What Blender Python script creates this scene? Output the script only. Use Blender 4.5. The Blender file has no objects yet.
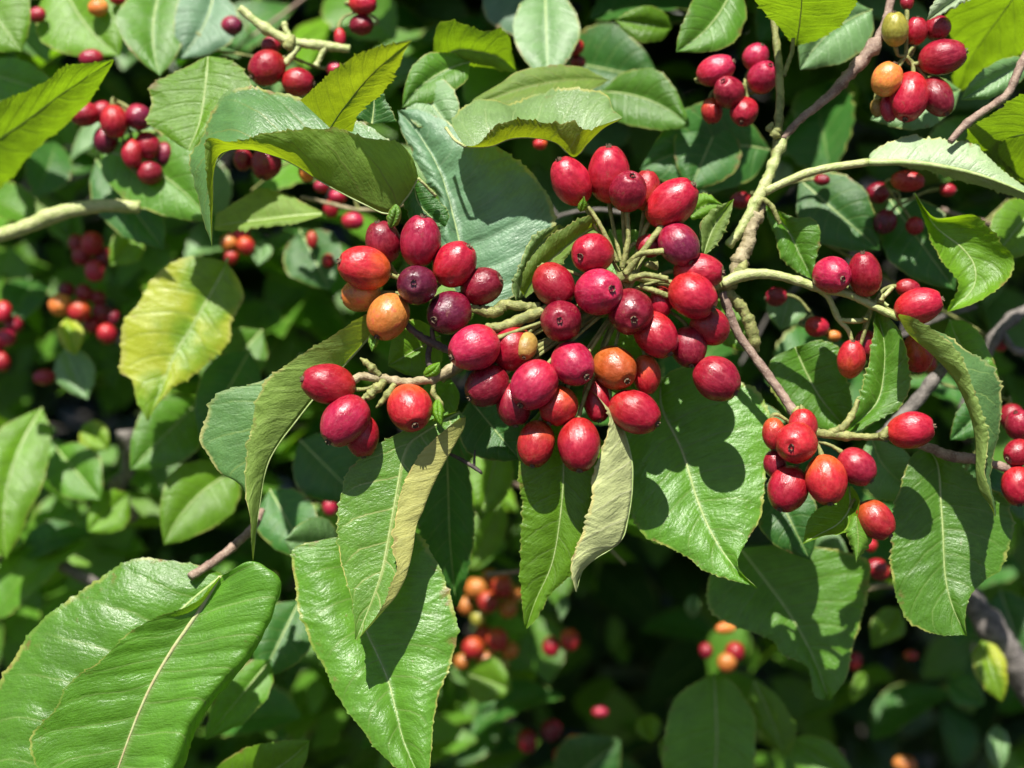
import bpy, math, random
import numpy as np
from mathutils import Vector, Matrix, noise as mnoise

sc = bpy.context.scene
rng = random.Random(11)
nrs = np.random.RandomState(5)

# ------------------------------------------------------------------ camera
CAM = Vector((0, 0, 1.15)); PITCH = math.radians(12); FOC = 0.40; FPX = 1600.0; UNIT = 0.00025
FWD = Vector((0, math.cos(PITCH), -math.sin(PITCH))); RIGHT = Vector((1, 0, 0)); UP = RIGHT.cross(FWD)
cam = bpy.data.cameras.new('camera'); camo = bpy.data.objects.new('camera', cam)
sc.collection.objects.link(camo); sc.camera = camo
camo.location = CAM; camo.rotation_euler = (math.radians(90) - PITCH, 0, 0)
cam.sensor_width = 36; cam.lens = 36 * FPX / 1024
cam.clip_start = 0.01; cam.clip_end = 500
cam.dof.use_dof = True; cam.dof.focus_distance = 0.398; cam.dof.aperture_fstop = 7.5

# ------------------------------------------------------------------ light
SX, SY, SZ = -0.12, 0.80, 0.56                       # towards the sun: right, up, back to the camera
SUN = (RIGHT * SX + UP * SY - FWD * SZ).normalized()
w = bpy.data.worlds.new('World'); sc.world = w; w.use_nodes = True
nt = w.node_tree; bg = nt.nodes['Background']
sky = nt.nodes.new('ShaderNodeTexSky'); sky.sky_type = 'NISHITA'; sky.sun_disc = False
sky.sun_elevation = math.asin(SUN.z); sky.sun_rotation = math.atan2(SUN.x, SUN.y)
nt.links.new(sky.outputs[0], bg.inputs[0]); bg.inputs[1].default_value = 0.05
sl = bpy.data.lights.new('sun', 'SUN'); so = bpy.data.objects.new('sun', sl); sc.collection.objects.link(so)
sl.energy = 5.0; sl.angle = math.radians(0.5); sl.color = (1, 0.955, 0.88)
so.rotation_euler = SUN.to_track_quat('Z', 'Y').to_euler()
so.location = (0, 0, 5)
sc.view_settings.view_transform = 'Standard'; sc.view_settings.look = 'None'
sc.view_settings.gamma = 1; sc.view_settings.exposure = 1.08
sc.cycles.use_denoising = True
sc.cycles.max_bounces = 8; sc.cycles.transmission_bounces = 6; sc.cycles.diffuse_bounces = 4
sc.cycles.sample_clamp_indirect = 6

COL = sc.collection

# ------------------------------------------------------------------ points
CAMv = np.array(CAM); Fv = np.array(FWD); Rv = np.array(RIGHT); Uv = np.array(UP)
def Pn(a):
    """(x, y, z) rows: picture x, y and nearness z (quarter millimetres before the plane of focus) -> metres"""
    a = np.asarray(a, float); d = FOC - a[..., 2:3] * UNIT
    return CAMv + Fv * d + Rv * ((a[..., 0:1] - 512) * d / FPX) + Uv * ((384 - a[..., 1:2]) * d / FPX)
def P(x, y, z): return Vector(Pn([[x, y, z]])[0])
def pxm(z): return (FOC - z * UNIT) / FPX

def link(o, parent=None):
    COL.objects.link(o)
    if parent is not None: o.parent = parent
    return o
def tag(o, label=None, cat=None, group=None, kind=None):
    if label: o['label'] = label
    if cat: o['category'] = cat
    if group: o['group'] = group
    if kind: o['kind'] = kind
    return o
def mesh_obj(name, verts, faces, mat, parent=None, uv=None, smooth=True):
    me = bpy.data.meshes.new(name)
    me.from_pydata([tuple(v) for v in verts], [], faces)
    if mat is not None: me.materials.append(mat)
    if uv is not None:
        l = me.uv_layers.new(name='uv')
        idx = np.empty(len(me.loops), np.int32); me.loops.foreach_get('vertex_index', idx)
        l.data.foreach_set('uv', np.asarray(uv, np.float32)[idx].ravel())
    me.polygons.foreach_set('use_smooth', [smooth] * len(me.polygons)); me.update()
    return link(bpy.data.objects.new(name, me), parent)

def cr(pts, n):
    """Catmull-Rom through pts, resampled to n+1 points of equal spacing"""
    p = np.asarray(pts, float)
    p = np.vstack([2 * p[0] - p[1], p, 2 * p[-1] - p[-2]])
    out = []
    for i in range(1, len(p) - 2):
        t = np.linspace(0, 1, 14, endpoint=False)[:, None]
        a, b, c, d = p[i - 1], p[i], p[i + 1], p[i + 2]
        out.append(0.5 * ((2 * b) + (c - a) * t + (2 * a - 5 * b + 4 * c - d) * t**2 + (-a + 3 * b - 3 * c + d) * t**3))
    q = np.vstack(out + [p[-2:-1]])
    s = np.concatenate([[0], np.cumsum(np.linalg.norm(np.diff(q, axis=0), axis=1) + 1e-6)])
    u = np.linspace(0, s[-1], n + 1)
    return np.stack([np.interp(u, s, q[:, k]) for k in range(q.shape[1])], 1)

def tube_geo(pts, radii, seg=9, rough=0.0, seed=0, n=None):
    """pts in metres; radii in metres"""
    pts = np.asarray(pts, float); n = n or max(8, 5 * len(pts))
    q = cr(np.hstack([pts, np.asarray(radii, float)[:, None]]), n)
    c, r = q[:, :3], q[:, 3]
    t = np.gradient(c, axis=0); t /= np.linalg.norm(t, axis=1)[:, None] + 1e-12
    ref = np.array([0.13, 0.9, 0.41]); verts, faces = [], []
    for i in range(n + 1):
        a = np.cross(t[i], ref); a /= np.linalg.norm(a) + 1e-12; b = np.cross(t[i], a)
        for k in range(seg):
            th = 2 * math.pi * k / seg
            rr = r[i]
            if rough:
                rr *= 1 + rough * mnoise.noise(Vector((math.cos(th) * 1.3 + seed, math.sin(th) * 1.3, i * 0.55 + seed * 3))) + 0.9 * rough * max(0.0, mnoise.noise(Vector((seed * 5.1, 0, i * 0.23))) - 0.12) * 2.5
            verts.append(c[i] + rr * (math.cos(th) * a + math.sin(th) * b))
    for i in range(n):
        for k in range(seg):
            k2 = (k + 1) % seg
            faces.append((i * seg + k, i * seg + k2, (i + 1) * seg + k2, (i + 1) * seg + k))
    verts += [c[0], c[-1]]; m = len(verts)
    for k in range(seg):
        k2 = (k + 1) % seg
        faces.append((m - 2, k2, k)); faces.append((m - 1, n * seg + k, n * seg + k2))
    return verts, faces
def tube(name, ppts, mat, parent=None, seg=9, rough=0.0, seed=0, n=None):
    """ppts rows (x, y, z, radius in picture px)"""
    a = np.asarray(ppts, float)
    v, f = tube_geo(Pn(a[:, :3]), a[:, 3] * (FOC - a[:, 2] * UNIT) / FPX, seg, rough, seed, n)
    return mesh_obj(name, v, f, mat, parent)

# ------------------------------------------------------------------ materials
def newmat(name):
    m = bpy.data.materials.new(name); m.use_nodes = True
    t = m.node_tree; t.nodes.clear()
    return m, t
class NB:
    def __init__(s, t): s.t = t
    def n(s, kind, **kw):
        nd = s.t.nodes.new(kind)
        for k, v in kw.items(): setattr(nd, k, v)
        return nd
    def set(s, sock, v):
        if hasattr(v, 'is_output') or isinstance(v, bpy.types.NodeSocket): s.t.links.new(v, sock)
        else: sock.default_value = v
    def math(s, op, a, b=None, c=None, clamp=False):
        nd = s.n('ShaderNodeMath', operation=op, use_clamp=clamp); s.set(nd.inputs[0], a)
        if b is not None: s.set(nd.inputs[1], b)
        if c is not None: s.set(nd.inputs[2], c)
        return nd.outputs[0]
    def mr(s, v, a, b, c=0.0, d=1.0, smooth=True):
        nd = s.n('ShaderNodeMapRange', interpolation_type='SMOOTHSTEP' if smooth else 'LINEAR')
        s.set(nd.inputs[0], v)
        for i, x in enumerate((a, b, c, d)): nd.inputs[i + 1].default_value = x
        return nd.outputs[0]
    def mix(s, f, a, b, blend='MIX'):
        nd = s.n('ShaderNodeMix', data_type='RGBA', blend_type=blend)
        s.set(nd.inputs[0], f)
        for k, x in ((6, a), (7, b)):
            if isinstance(x, tuple): x = (*x[:3], 1)
            s.set(nd.inputs[k], x)
        return nd.outputs[2]
    def noise(s, vec, scale, detail=3, rough=0.5, dist=0.0):
        nd = s.n('ShaderNodeTexNoise'); s.t.links.new(vec, nd.inputs['Vector'])
        nd.inputs['Scale'].default_value = scale; nd.inputs['Detail'].default_value = detail
        nd.inputs['Roughness'].default_value = rough; nd.inputs['Distortion'].default_value = dist
        return nd.outputs[0]
    def vmath(s, op, a, b):
        nd = s.n('ShaderNodeVectorMath', operation=op); s.set(nd.inputs[0], a); s.set(nd.inputs[1], b)
        return nd.outputs[0]

def leaf_mat(name, top, under, trans, edge=(0.42, 0.40, 0.10), vein=(0.20, 0.30, 0.08), edge_w=0.06, rough=0.36,
             tf=0.36, nveins=8.0, blotch=None, blotch_amt=0.0, spec=0.6, sun_dry=0.8):
    m, t = newmat(name); b = NB(t)
    uv = b.n('ShaderNodeUVMap'); sep = b.n('ShaderNodeSeparateXYZ'); t.links.new(uv.outputs[0], sep.inputs[0])
    oc = b.n('ShaderNodeTexCoord').outputs['Object']; rnd = b.n('ShaderNodeObjectInfo').outputs['Random']
    off = b.n('ShaderNodeCombineXYZ'); b.set(off.inputs[0], b.math('MULTIPLY', rnd, 7.0))
    co = b.vmath('ADD', oc, off.outputs[0])
    u = sep.outputs[0]; v = b.math('ABSOLUTE', b.math('MULTIPLY_ADD', sep.outputs[1], 2.0, -1.0))
    big = b.noise(co, 70, 3); mid = b.noise(co, 260, 4, 0.6); fine = b.noise(co, 1400, 3, 0.6)
    ph = b.math('SUBTRACT', b.math('MULTIPLY', u, nveins), b.math('ADD', b.math('MULTIPLY', v, 0.85), b.math('MULTIPLY', b.math('MULTIPLY', v, v), 0.5)))
    ph = b.math('ADD', ph, b.math('MULTIPLY', big, 0.35))
    side = b.math('MULTIPLY', b.math('GREATER_THAN', sep.outputs[1], 0.5), 0.43)
    ph = b.math('ADD', ph, side)
    pp = b.math('PINGPONG', ph, 0.5)
    vm = b.math('MULTIPLY', b.mr(pp, 0.0, 0.045, 1, 0), b.mr(v, 0.55, 0.98, 1, 0.1))
    mm = b.mr(v, 0.0, 0.05, 1, 0)
    vo = b.n('ShaderNodeTexVoronoi', feature='DISTANCE_TO_EDGE'); t.links.new(co, vo.inputs['Vector']); vo.inputs['Scale'].default_value = 800
    pc = b.n('ShaderNodeCombineXYZ'); b.set(pc.inputs[0], b.math('MULTIPLY', ph, 7.0)); b.set(pc.inputs[1], b.math('MULTIPLY', v, 3.2)); b.set(pc.inputs[2], b.math('MULTIPLY', rnd, 50.0))
    grain = b.noise(pc.outputs[0], 1.6, 4, 0.65)
    net = b.mr(vo.outputs['Distance'], 0.0, 0.09, 1, 0)
    bright = b.math('ADD', b.math('ADD', b.math('MULTIPLY_ADD', mid, 0.55, 0.15), b.math('MULTIPLY', grain, 0.6)), b.math('MULTIPLY', big, 0.5))
    bright = b.math('MULTIPLY', bright, b.math('MULTIPLY_ADD', rnd, 0.35, 0.82))
    br = b.n('ShaderNodeCombineColor'); [b.set(br.inputs[i], bright) for i in range(3)]
    def dress(base, va, ea, na):
        c = b.mix(1.0, base, br.outputs[0], 'MULTIPLY')
        if blotch: c = b.mix(b.math('MULTIPLY', b.mr(b.math('ADD', big, b.math('MULTIPLY', v, 0.22)), 0.52, 0.78), blotch_amt), c, blotch)
        c = b.mix(b.math('MULTIPLY', net, na), c, vein)
        c = b.mix(b.math('MULTIPLY', vm, va), c, vein)
        c = b.mix(b.math('MULTIPLY', mm, 0.7), c, vein)
        e = b.mr(b.math('ADD', v, b.math('MULTIPLY', b.math('SUBTRACT', mid, 0.5), edge_w * 1.6)), 1 - edge_w, 1 - edge_w * 0.35)
        c = b.mix(b.math('MULTIPLY', b.math('MULTIPLY', e, b.mr(b.noise(co, 110, 2), 0.38, 0.62, 0.15, 1.0)), ea), c, edge)
        brown = b.math('MULTIPLY', b.mr(b.noise(co, 160, 4, 0.65), 0.58, 0.66), b.mr(v, 0.78, 1.0))
        c = b.mix(b.math('MULTIPLY', brown, sun_dry), c, (0.20, 0.11, 0.04))
        specks = b.mr(b.noise(co, 620, 2, 0.5), 0.73, 0.80)
        return b.mix(b.math('MULTIPLY', specks, 0.5), c, (0.16, 0.10, 0.04))
    geo = b.n('ShaderNodeNewGeometry')
    c = b.mix(geo.outputs['Backfacing'], dress(top, 0.58, 0.68, 0.08), dress(under, 0.65, 0.8, 0.2))
    pr = b.n('ShaderNodeBsdfPrincipled'); t.links.new(c, pr.inputs['Base Color'])
    b.set(pr.inputs['Roughness'], b.math('ADD', b.math('MULTIPLY_ADD', fine, 0.28, rough - 0.14), b.math('MULTIPLY', geo.outputs['Backfacing'], 0.25)))
    pr.inputs['Specular IOR Level'].default_value = spec
    tr = b.n('ShaderNodeBsdfTranslucent'); tc = b.mix(1.0, trans, br.outputs[0], 'MULTIPLY')
    tc = b.mix(b.math('MULTIPLY', vm, 0.4), tc, (0.05, 0.09, 0.01)); t.links.new(tc, tr.inputs['Color'])
    h = b.math('ADD', b.math('MULTIPLY', b.mr(pp, 0.0, 0.16), 0.45), b.math('MULTIPLY', b.mr(vo.outputs['Distance'], 0, 0.25), 0.10))
    h = b.math('ADD', h, b.math('MULTIPLY', fine, 0.40)); h = b.math('ADD', h, b.math('ADD', b.math('MULTIPLY', mid, 0.55), b.math('MULTIPLY', grain, 1.0)))
    bp = b.n('ShaderNodeBump'); bp.inputs['Strength'].default_value = 0.42; bp.inputs['Distance'].default_value = 0.0006
    t.links.new(h, bp.inputs['Height']); t.links.new(bp.outputs[0], pr.inputs['Normal']); t.links.new(bp.outputs[0], tr.inputs['Normal'])
    mx = b.n('ShaderNodeMixShader'); mx.inputs[0].default_value = tf
    t.links.new(pr.outputs[0], mx.inputs[1]); t.links.new(tr.outputs[0], mx.inputs[2])
    out = b.n('ShaderNodeOutputMaterial'); t.links.new(mx.outputs[0], out.inputs[0])
    return m

LM = {
 'green':  leaf_mat('leaf_green', (0.085, 0.225, 0.016), (0.18, 0.28, 0.05), (0.25, 0.52, 0.012)),
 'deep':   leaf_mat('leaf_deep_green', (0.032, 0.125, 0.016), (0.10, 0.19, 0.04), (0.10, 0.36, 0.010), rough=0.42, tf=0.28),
 'blue':   leaf_mat('leaf_sky_blue_tint', (0.095, 0.20, 0.10), (0.17, 0.24, 0.05), (0.20, 0.33, 0.015), vein=(0.20, 0.31, 0.18), rough=0.44, tf=0.28, spec=0.7),  # blue of the reflected sky is painted into the base colour
 'lime':   leaf_mat('leaf_lime', (0.135, 0.30, 0.014), (0.19, 0.32, 0.020), (0.29, 0.50, 0.008), tf=0.46),
 'yellow': leaf_mat('leaf_yellowing', (0.19, 0.36, 0.014), (0.28, 0.38, 0.03), (0.40, 0.62, 0.012), blotch=(0.43, 0.46, 0.025), blotch_amt=0.85, edge_w=0.14, tf=0.40),
 'pale':   leaf_mat('leaf_pale_underside', (0.13, 0.22, 0.06), (0.42, 0.47, 0.19), (0.28, 0.34, 0.06), edge=(0.62, 0.54, 0.18), vein=(0.52, 0.53, 0.30), rough=0.55, tf=0.2, edge_w=0.10),
 'cream':  leaf_mat('leaf_cream_fold', (0.11, 0.26, 0.022), (0.50, 0.49, 0.14), (0.33, 0.50, 0.02), edge=(0.60, 0.48, 0.15), vein=(0.40, 0.42, 0.16), tf=0.25),
 'dusty':  leaf_mat('leaf_painted_sheen', (0.12, 0.245, 0.075), (0.2, 0.28, 0.09), (0.2, 0.4, 0.05), vein=(0.28, 0.38, 0.22), rough=0.42, tf=0.22, spec=0.8),  # sheen painted in: base colour greyed and lightened, gloss raised too
 'white':  leaf_mat('leaf_whitish_sheen', (0.24, 0.33, 0.17), (0.30, 0.38, 0.22), (0.3, 0.4, 0.1), vein=(0.45, 0.5, 0.35), rough=0.45, tf=0.15),  # pale leaf, whitened further so the base colour carries its white sheen
 'mass':   leaf_mat('leaf_shade_darkened', (0.030, 0.085, 0.014), (0.05, 0.10, 0.02), (0.05, 0.16, 0.008), tf=0.15),  # leaf colours darkened so the inner gaps look deeply shaded
 'fold':   leaf_mat('leaf_sunlit_underside', (0.08, 0.19, 0.05), (0.20, 0.31, 0.055), (0.34, 0.46, 0.02), edge=(0.5, 0.46, 0.16), vein=(0.25, 0.36, 0.09), rough=0.5, tf=0.35, edge_w=0.08),  # underside colour lightened to stand for sun falling on it
 'trough': leaf_mat('leaf_trough', (0.21, 0.35, 0.12), (0.20, 0.23, 0.025), (0.38, 0.48, 0.008), vein=(0.32, 0.42, 0.17), tf=0.42),
 'under':  leaf_mat('leaf_olive_underside', (0.08, 0.19, 0.06), (0.145, 0.25, 0.030), (0.34, 0.46, 0.008), vein=(0.22, 0.24, 0.05), tf=0.44),
}

def stem_mat(name, c1, c2, rough=0.6, scale=420, bump=0.7, spot=None):
    m, t = newmat(name); b = NB(t)
    oc = b.n('ShaderNodeTexCoord').outputs['Object']
    a = b.noise(oc, scale, 5, 0.65); f = b.noise(oc, scale * 5, 3, 0.6)
    c = b.mix(b.mr(a, 0.38, 0.62), c1, c2)
    if spot: c = b.mix(b.math('MULTIPLY', b.mr(f, 0.55, 0.68), 0.7), c, spot)
    pr = b.n('ShaderNodeBsdfPrincipled'); t.links.new(c, pr.inputs['Base Color']); pr.inputs['Roughness'].default_value = rough
    bp = b.n('ShaderNodeBump'); bp.inputs['Strength'].default_value = bump; bp.inputs['Distance'].default_value = 0.0006
    t.links.new(b.math('ADD', a, b.math('MULTIPLY', f, 0.5)), bp.inputs['Height']); t.links.new(bp.outputs[0], pr.inputs['Normal'])
    out = b.n('ShaderNodeOutputMaterial'); t.links.new(pr.outputs[0], out.inputs[0])
    return m
SM = {
 'bark':   stem_mat('bark_brown', (0.16, 0.10, 0.075), (0.27, 0.19, 0.14), 0.75, spot=(0.36, 0.30, 0.24)),
 'grey':   stem_mat('bark_grey', (0.08, 0.07, 0.062), (0.17, 0.15, 0.135), 0.8, spot=(0.24, 0.22, 0.2)),
 'green':  stem_mat('stem_green', (0.27, 0.33, 0.10), (0.38, 0.40, 0.17), 0.5, spot=(0.42, 0.38, 0.22)),
 'olive':  stem_mat('stem_olive', (0.13, 0.15, 0.035), (0.25, 0.26, 0.08), 0.65, spot=(0.16, 0.10, 0.06)),
 'tan':    stem_mat('stem_tan', (0.20, 0.165, 0.08), (0.33, 0.28, 0.16), 0.65, spot=(0.20, 0.14, 0.09)),
 'dark':   stem_mat('stem_dark', (0.035, 0.028, 0.026), (0.09, 0.07, 0.06), 0.7),
 'rib':    stem_mat('midrib_pale', (0.24, 0.33, 0.10), (0.33, 0.40, 0.16), 0.5, bump=0.3),
 'ribtan': stem_mat('midrib_tan', (0.33, 0.29, 0.14), (0.36, 0.40, 0.18), 0.5, bump=0.3),
 'calyx':  stem_mat('calyx_brown', (0.04, 0.024, 0.016), (0.30, 0.21, 0.12), 0.85, 1100),
 'bract':  stem_mat('bract_yellow', (0.36, 0.38, 0.08), (0.50, 0.46, 0.15), 0.6),
}

def berry_mat(name, tip, base, lo, hi, pale=(0.50, 0.07, 0.09), streak=0.13, rough=0.25, scar=0.6, patch=None):
    m, t = newmat(name); b = NB(t)
    oc = b.n('ShaderNodeTexCoord').outputs['Object']; rnd = b.n('ShaderNodeObjectInfo').outputs['Random']
    off = b.n('ShaderNodeCombineXYZ'); b.set(off.inputs[0], b.math('MULTIPLY', rnd, 37.0)); b.set(off.inputs[1], b.math('MULTIPLY', rnd, 91.0))
    co = b.vmath('ADD', oc, off.outputs[0])
    sep = b.n('ShaderNodeSeparateXYZ'); t.links.new(oc, sep.inputs[0])
    big = b.noise(co, 1.1, 3, 0.55); mid = b.noise(co, 3.4, 4, 0.6)
    st = b.noise(b.vmath('MULTIPLY', co, (7.0, 7.0, 0.9)), 1.0, 3, 0.6)
    fine = b.noise(co, 22, 3, 0.65)
    z = b.math('ADD', sep.outputs[2], b.math('MULTIPLY', b.math('SUBTRACT', big, 0.5), 2.2))
    c = b.mix(b.mr(z, lo, hi), base, tip)
    if patch: c = b.mix(b.mr(mid, 0.52, 0.66), c, patch)
    c = b.mix(b.math('MULTIPLY', b.mr(st, 0.45, 0.75), streak), c, pale)
    k = b.math('MULTIPLY', b.math('ADD', b.math('MULTIPLY_ADD', mid, 1.1, 0.05), b.math('MULTIPLY', big, 0.85)), b.math('MULTIPLY_ADD', rnd, 0.5, 0.78)); kc = b.n('ShaderNodeCombineColor'); [b.set(kc.inputs[i], k) for i in range(3)]
    c = b.mix(1.0, c, kc.outputs[0], 'MULTIPLY')
    vo = b.n('ShaderNodeTexVoronoi'); t.links.new(co, vo.inputs['Vector']); vo.inputs['Scale'].default_value = 9
    c = b.mix(b.math('MULTIPLY', b.mr(vo.outputs['Distance'], 0.06, 0.12, 1, 0), 0.5), c, (0.50, 0.27, 0.20))
    sm = b.math('MULTIPLY', b.mr(b.noise(co, 2.2, 5, 0.7), 0.58, 0.66), b.mr(fine, 0.45, 0.6))
    c = b.mix(b.math('MULTIPLY', sm, scar), c, (0.17, 0.09, 0.045))
    ring = b.mr(sep.outputs[2], 0.90, 0.99); c = b.mix(b.math('MULTIPLY', ring, 0.55), c, (0.12, 0.04, 0.025))
    pr = b.n('ShaderNodeBsdfPrincipled'); t.links.new(c, pr.inputs['Base Color'])
    b.set(pr.inputs['Roughness'], b.math('ADD', b.math('MULTIPLY', fine, 0.22), b.mr(mid, 0.35, 0.65, rough - 0.17, rough + 0.10)))
    pr.inputs['Specular IOR Level'].default_value = 0.5
    pr.inputs['Subsurface Weight'].default_value = 0.06; pr.inputs['Subsurface Scale'].default_value = 0.0015
    pr.inputs['Subsurface Radius'].default_value = (1.0, 0.25, 0.15)
    bp = b.n('ShaderNodeBump'); bp.inputs['Strength'].default_value = 0.30; bp.inputs['Distance'].default_value = 0.0009
    t.links.new(b.math('ADD', b.math('MULTIPLY', st, 0.45), b.math('ADD', b.math('MULTIPLY', fine, 0.22), b.math('MULTIPLY', mid, 0.8))), bp.inputs['Height'])
    t.links.new(bp.outputs[0], pr.inputs['Normal'])
    out = b.n('ShaderNodeOutputMaterial'); t.links.new(pr.outputs[0], out.inputs[0])
    return m
BM = {
 'R': berry_mat('berry_red', (0.2480, 0.0040, 0.0176), (0.3040, 0.0112, 0.0112), -0.9, 0.4),
 'P': berry_mat('berry_pink', (0.2880, 0.0072, 0.0368), (0.3040, 0.0072, 0.0224), -0.9, 0.4, pale=(0.4160, 0.0880, 0.1280), streak=0.3),
 'C': berry_mat('berry_crimson', (0.1600, 0.0032, 0.0160), (0.2160, 0.0056, 0.0144), -0.8, 0.5, streak=0.2),
 'D': berry_mat('berry_purple', (0.0840, 0.0040, 0.0208), (0.1920, 0.0048, 0.0208), -0.7, 0.7, pale=(0.2400, 0.0480, 0.0960), streak=0.25),
 'O': berry_mat('berry_orange', (0.4400, 0.1280, 0.0224), (0.4800, 0.1920, 0.0400), -0.6, 0.6, pale=(0.5280, 0.3040, 0.0960), patch=(0.4000, 0.0720, 0.0240)),
 'T': berry_mat('berry_shaded_orange', (0.3360, 0.0600, 0.0120), (0.3840, 0.0960, 0.0160), -0.6, 0.6, pale=(0.4000, 0.1600, 0.0480)),  # a neighbour's shade put into the colour as duller, darker orange
 'M': berry_mat('berry_red_orange', (0.2960, 0.0096, 0.0160), (0.3840, 0.0600, 0.0128), -1.0, 0.3, pale=(0.4400, 0.1120, 0.0640)),
 'Y': berry_mat('berry_yellow_green', (0.2720, 0.2480, 0.0320), (0.3200, 0.3040, 0.0480), -0.5, 0.5, pale=(0.3840, 0.3520, 0.1120)),
 'B': berry_mat('berry_olive_brown', (0.2080, 0.1200, 0.0280), (0.2720, 0.1760, 0.0400), -0.5, 0.5, pale=(0.3200, 0.2240, 0.0720), scar=1.0),
}
KINDTXT = {'O': 'unripe orange berry', 'M': 'red berry turning orange', 'T': 'orange berry dulled by shade', 'Y': 'unripe yellow green berry', 'B': 'small unripe olive brown berry', 'D': 'overripe dark purple berry'}

# ------------------------------------------------------------------ leaves
def leaf_geo(rails, mid, top=(0, 1), serr=3.0, bulge=4.0, vein=1.0, ruff=2.2, nu=150, nv=9, slope=0.0, dz=0.0, tooth=6.0, seed=0, nveins=8.0):
    R = [cr([(p[0], p[1], p[2] if len(p) > 2 else 0.0) for p in r], nu) for r in rails]
    y0 = R[mid][0, 1]
    for r in R: r[:, 2] += dz + slope * (r[:, 1] - y0)
    rs = np.random.RandomState(seed + 3)
    uu = np.linspace(0, 1, nu + 1); env = np.clip(np.sin(np.pi * np.clip(uu, 0, 1)), 0, 1) ** 0.5
    for e, nb in ((0, 1), (-1, -2)):
        o = R[e] - R[nb]; ln = np.linalg.norm(o[:, :2], axis=1)[:, None] + 1e-6
        s = np.concatenate([[0], np.cumsum(np.linalg.norm(np.diff(R[e], axis=0), axis=1))])
        ph = s / tooth + rs.rand() + np.array([1.1 * mnoise.noise(Vector((x / 11.0, seed * 3.3, e))) for x in s]) + 3; ph = np.maximum.accumulate(ph); k = np.floor(ph).astype(int); amp = 0.15 + 1.25 * rs.rand(k.max() + 2) ** 1.5
        saw = (ph - k); saw = np.where(saw < 0.75, saw / 0.75, (1 - saw) / 0.25)
        wob = np.array([mnoise.noise(Vector((x / 23.0, seed * 1.7 + (0 if e == 0 else 9), 0))) + 0.5 * min(0.0, mnoise.noise(Vector((x / 9.0, seed * 2.3, 4 + e))) + 0.25) * 3 for x in s])
        R[e] = R[e] + o / np.maximum(ln, 6) * ((serr * saw * amp[k] + 2.0 * wob) * env)[:, None]
    n = len(R); cols, vs = [], []
    for s in range(n - 1):
        for j in range(nv + (1 if s == n - 2 else 0)):
            t = j / nv
            if n == 3:
                c = (1 - t) * R[s] + t * R[s + 1]
                c[:, 2] += bulge * math.sin(math.pi * t) * env
            else:
                a, b_, c_, d = R[max(s - 1, 0)], R[s], R[s + 1], R[min(s + 2, n - 1)]
                c = 0.5 * (2 * b_ + (c_ - a) * t + (2 * a - 5 * b_ + 4 * c_ - d) * t * t + (-a + 3 * b_ - 3 * c_ + d) * t**3)
            cols.append(c); k = s + t
            vs.append(-(1 - k / mid) if k <= mid and mid > 0 else (k - mid) / max(n - 1 - mid, 1))
    G = np.stack(cols, 1); V = np.array(vs); M = G.shape[1]
    du = np.gradient(G, axis=0); dv = np.gradient(G, axis=1)
    N = np.cross(du, dv); N /= np.linalg.norm(N, axis=2)[..., None] + 1e-9
    m0, m1 = top[0] * nv, top[0] * nv + nv
    sgn = 1 if (N[nu // 4: 3 * nu // 4, m0:m1, 2].mean() > 0) == (top[1] > 0) else -1
    N = N * sgn
    a = np.abs(V)[None, :]
    ph = uu[:, None] * nveins - a * 1.35 + np.where(V[None, :] > 0, 0.43, 0.0)
    pil = np.abs(np.sin(np.pi * ph)) ** 0.6
    disp = 0.9 * vein * (pil - 0.5) * np.clip(1.15 - a, 0, 1) * np.clip(a * 5, 0, 1)
    nz = np.zeros((nu + 1, M))
    for i in range(nu + 1):
        for j in range(M):
            nz[i, j] = mnoise.noise(Vector((G[i, j, 0] / 34 + seed, G[i, j, 1] / 34, G[i, j, 2] / 34))) + 0.4 * mnoise.noise(Vector((G[i, j, 0] / 12 + seed, G[i, j, 1] / 12, 3)))
    disp = disp + ruff * nz * (0.4 + 0.9 * a)
    G = G + N * (disp * env[:, None])[..., None]
    W = Pn(G)
    faces = []
    w00, w10, w01 = W[nu // 2, m0 + nv // 2], W[nu // 2 + 1, m0 + nv // 2], W[nu // 2, m0 + nv // 2 + 1]
    # winding follows the displaced normal side
    fn = np.cross(w10 - w00, w01 - w00); tc = CAMv - w00
    flip = (np.dot(fn, tc) > 0) != (top[1] > 0)
    for i in range(nu):
        for j in range(M - 1):
            q = (i * M + j, (i + 1) * M + j, (i + 1) * M + j + 1, i * M + j + 1)
            faces.append(q[::-1] if flip else q)
    uv = np.stack(np.broadcast_arrays(uu[:, None], (V[None, :] + 1) / 2), -1).reshape(-1, 2)
    jm = int(np.argmin(np.abs(V)))
    return W.reshape(-1, 3), faces, uv, W[:, jm], G[:, jm]

def leaf(label, rails, mid, mat, group=None, rib='rib', ribw=1.5, petiole=None, petmat='green', petw=1.6, **kw):
    v, f, uv, mw, mp = leaf_geo(rails, mid, **kw)
    o = mesh_obj('leaf', v, f, LM[mat], None, uv)
    tag(o, label, 'leaf', group)
    if ribw:
        k = np.linspace(0, len(mw) - 3, 14).astype(int); sc_ = (FOC - mp[k, 2] * UNIT) / FPX
        rad = np.linspace(ribw, ribw * 0.22, len(k)) * sc_
        vv, ff = tube_geo(mw[k] + Fv * (0.45 * rad)[:, None], rad, 8, n=60); mesh_obj('midrib', vv, ff, SM[rib], o)
    if petiole:
        b0 = mp[0]
        tube('petiole', [(b0[0], b0[1], b0[2], petw)] + [(*p, petw) for p in petiole], SM[petmat], o, 8, 0.15, len(label))
    return o

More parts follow.
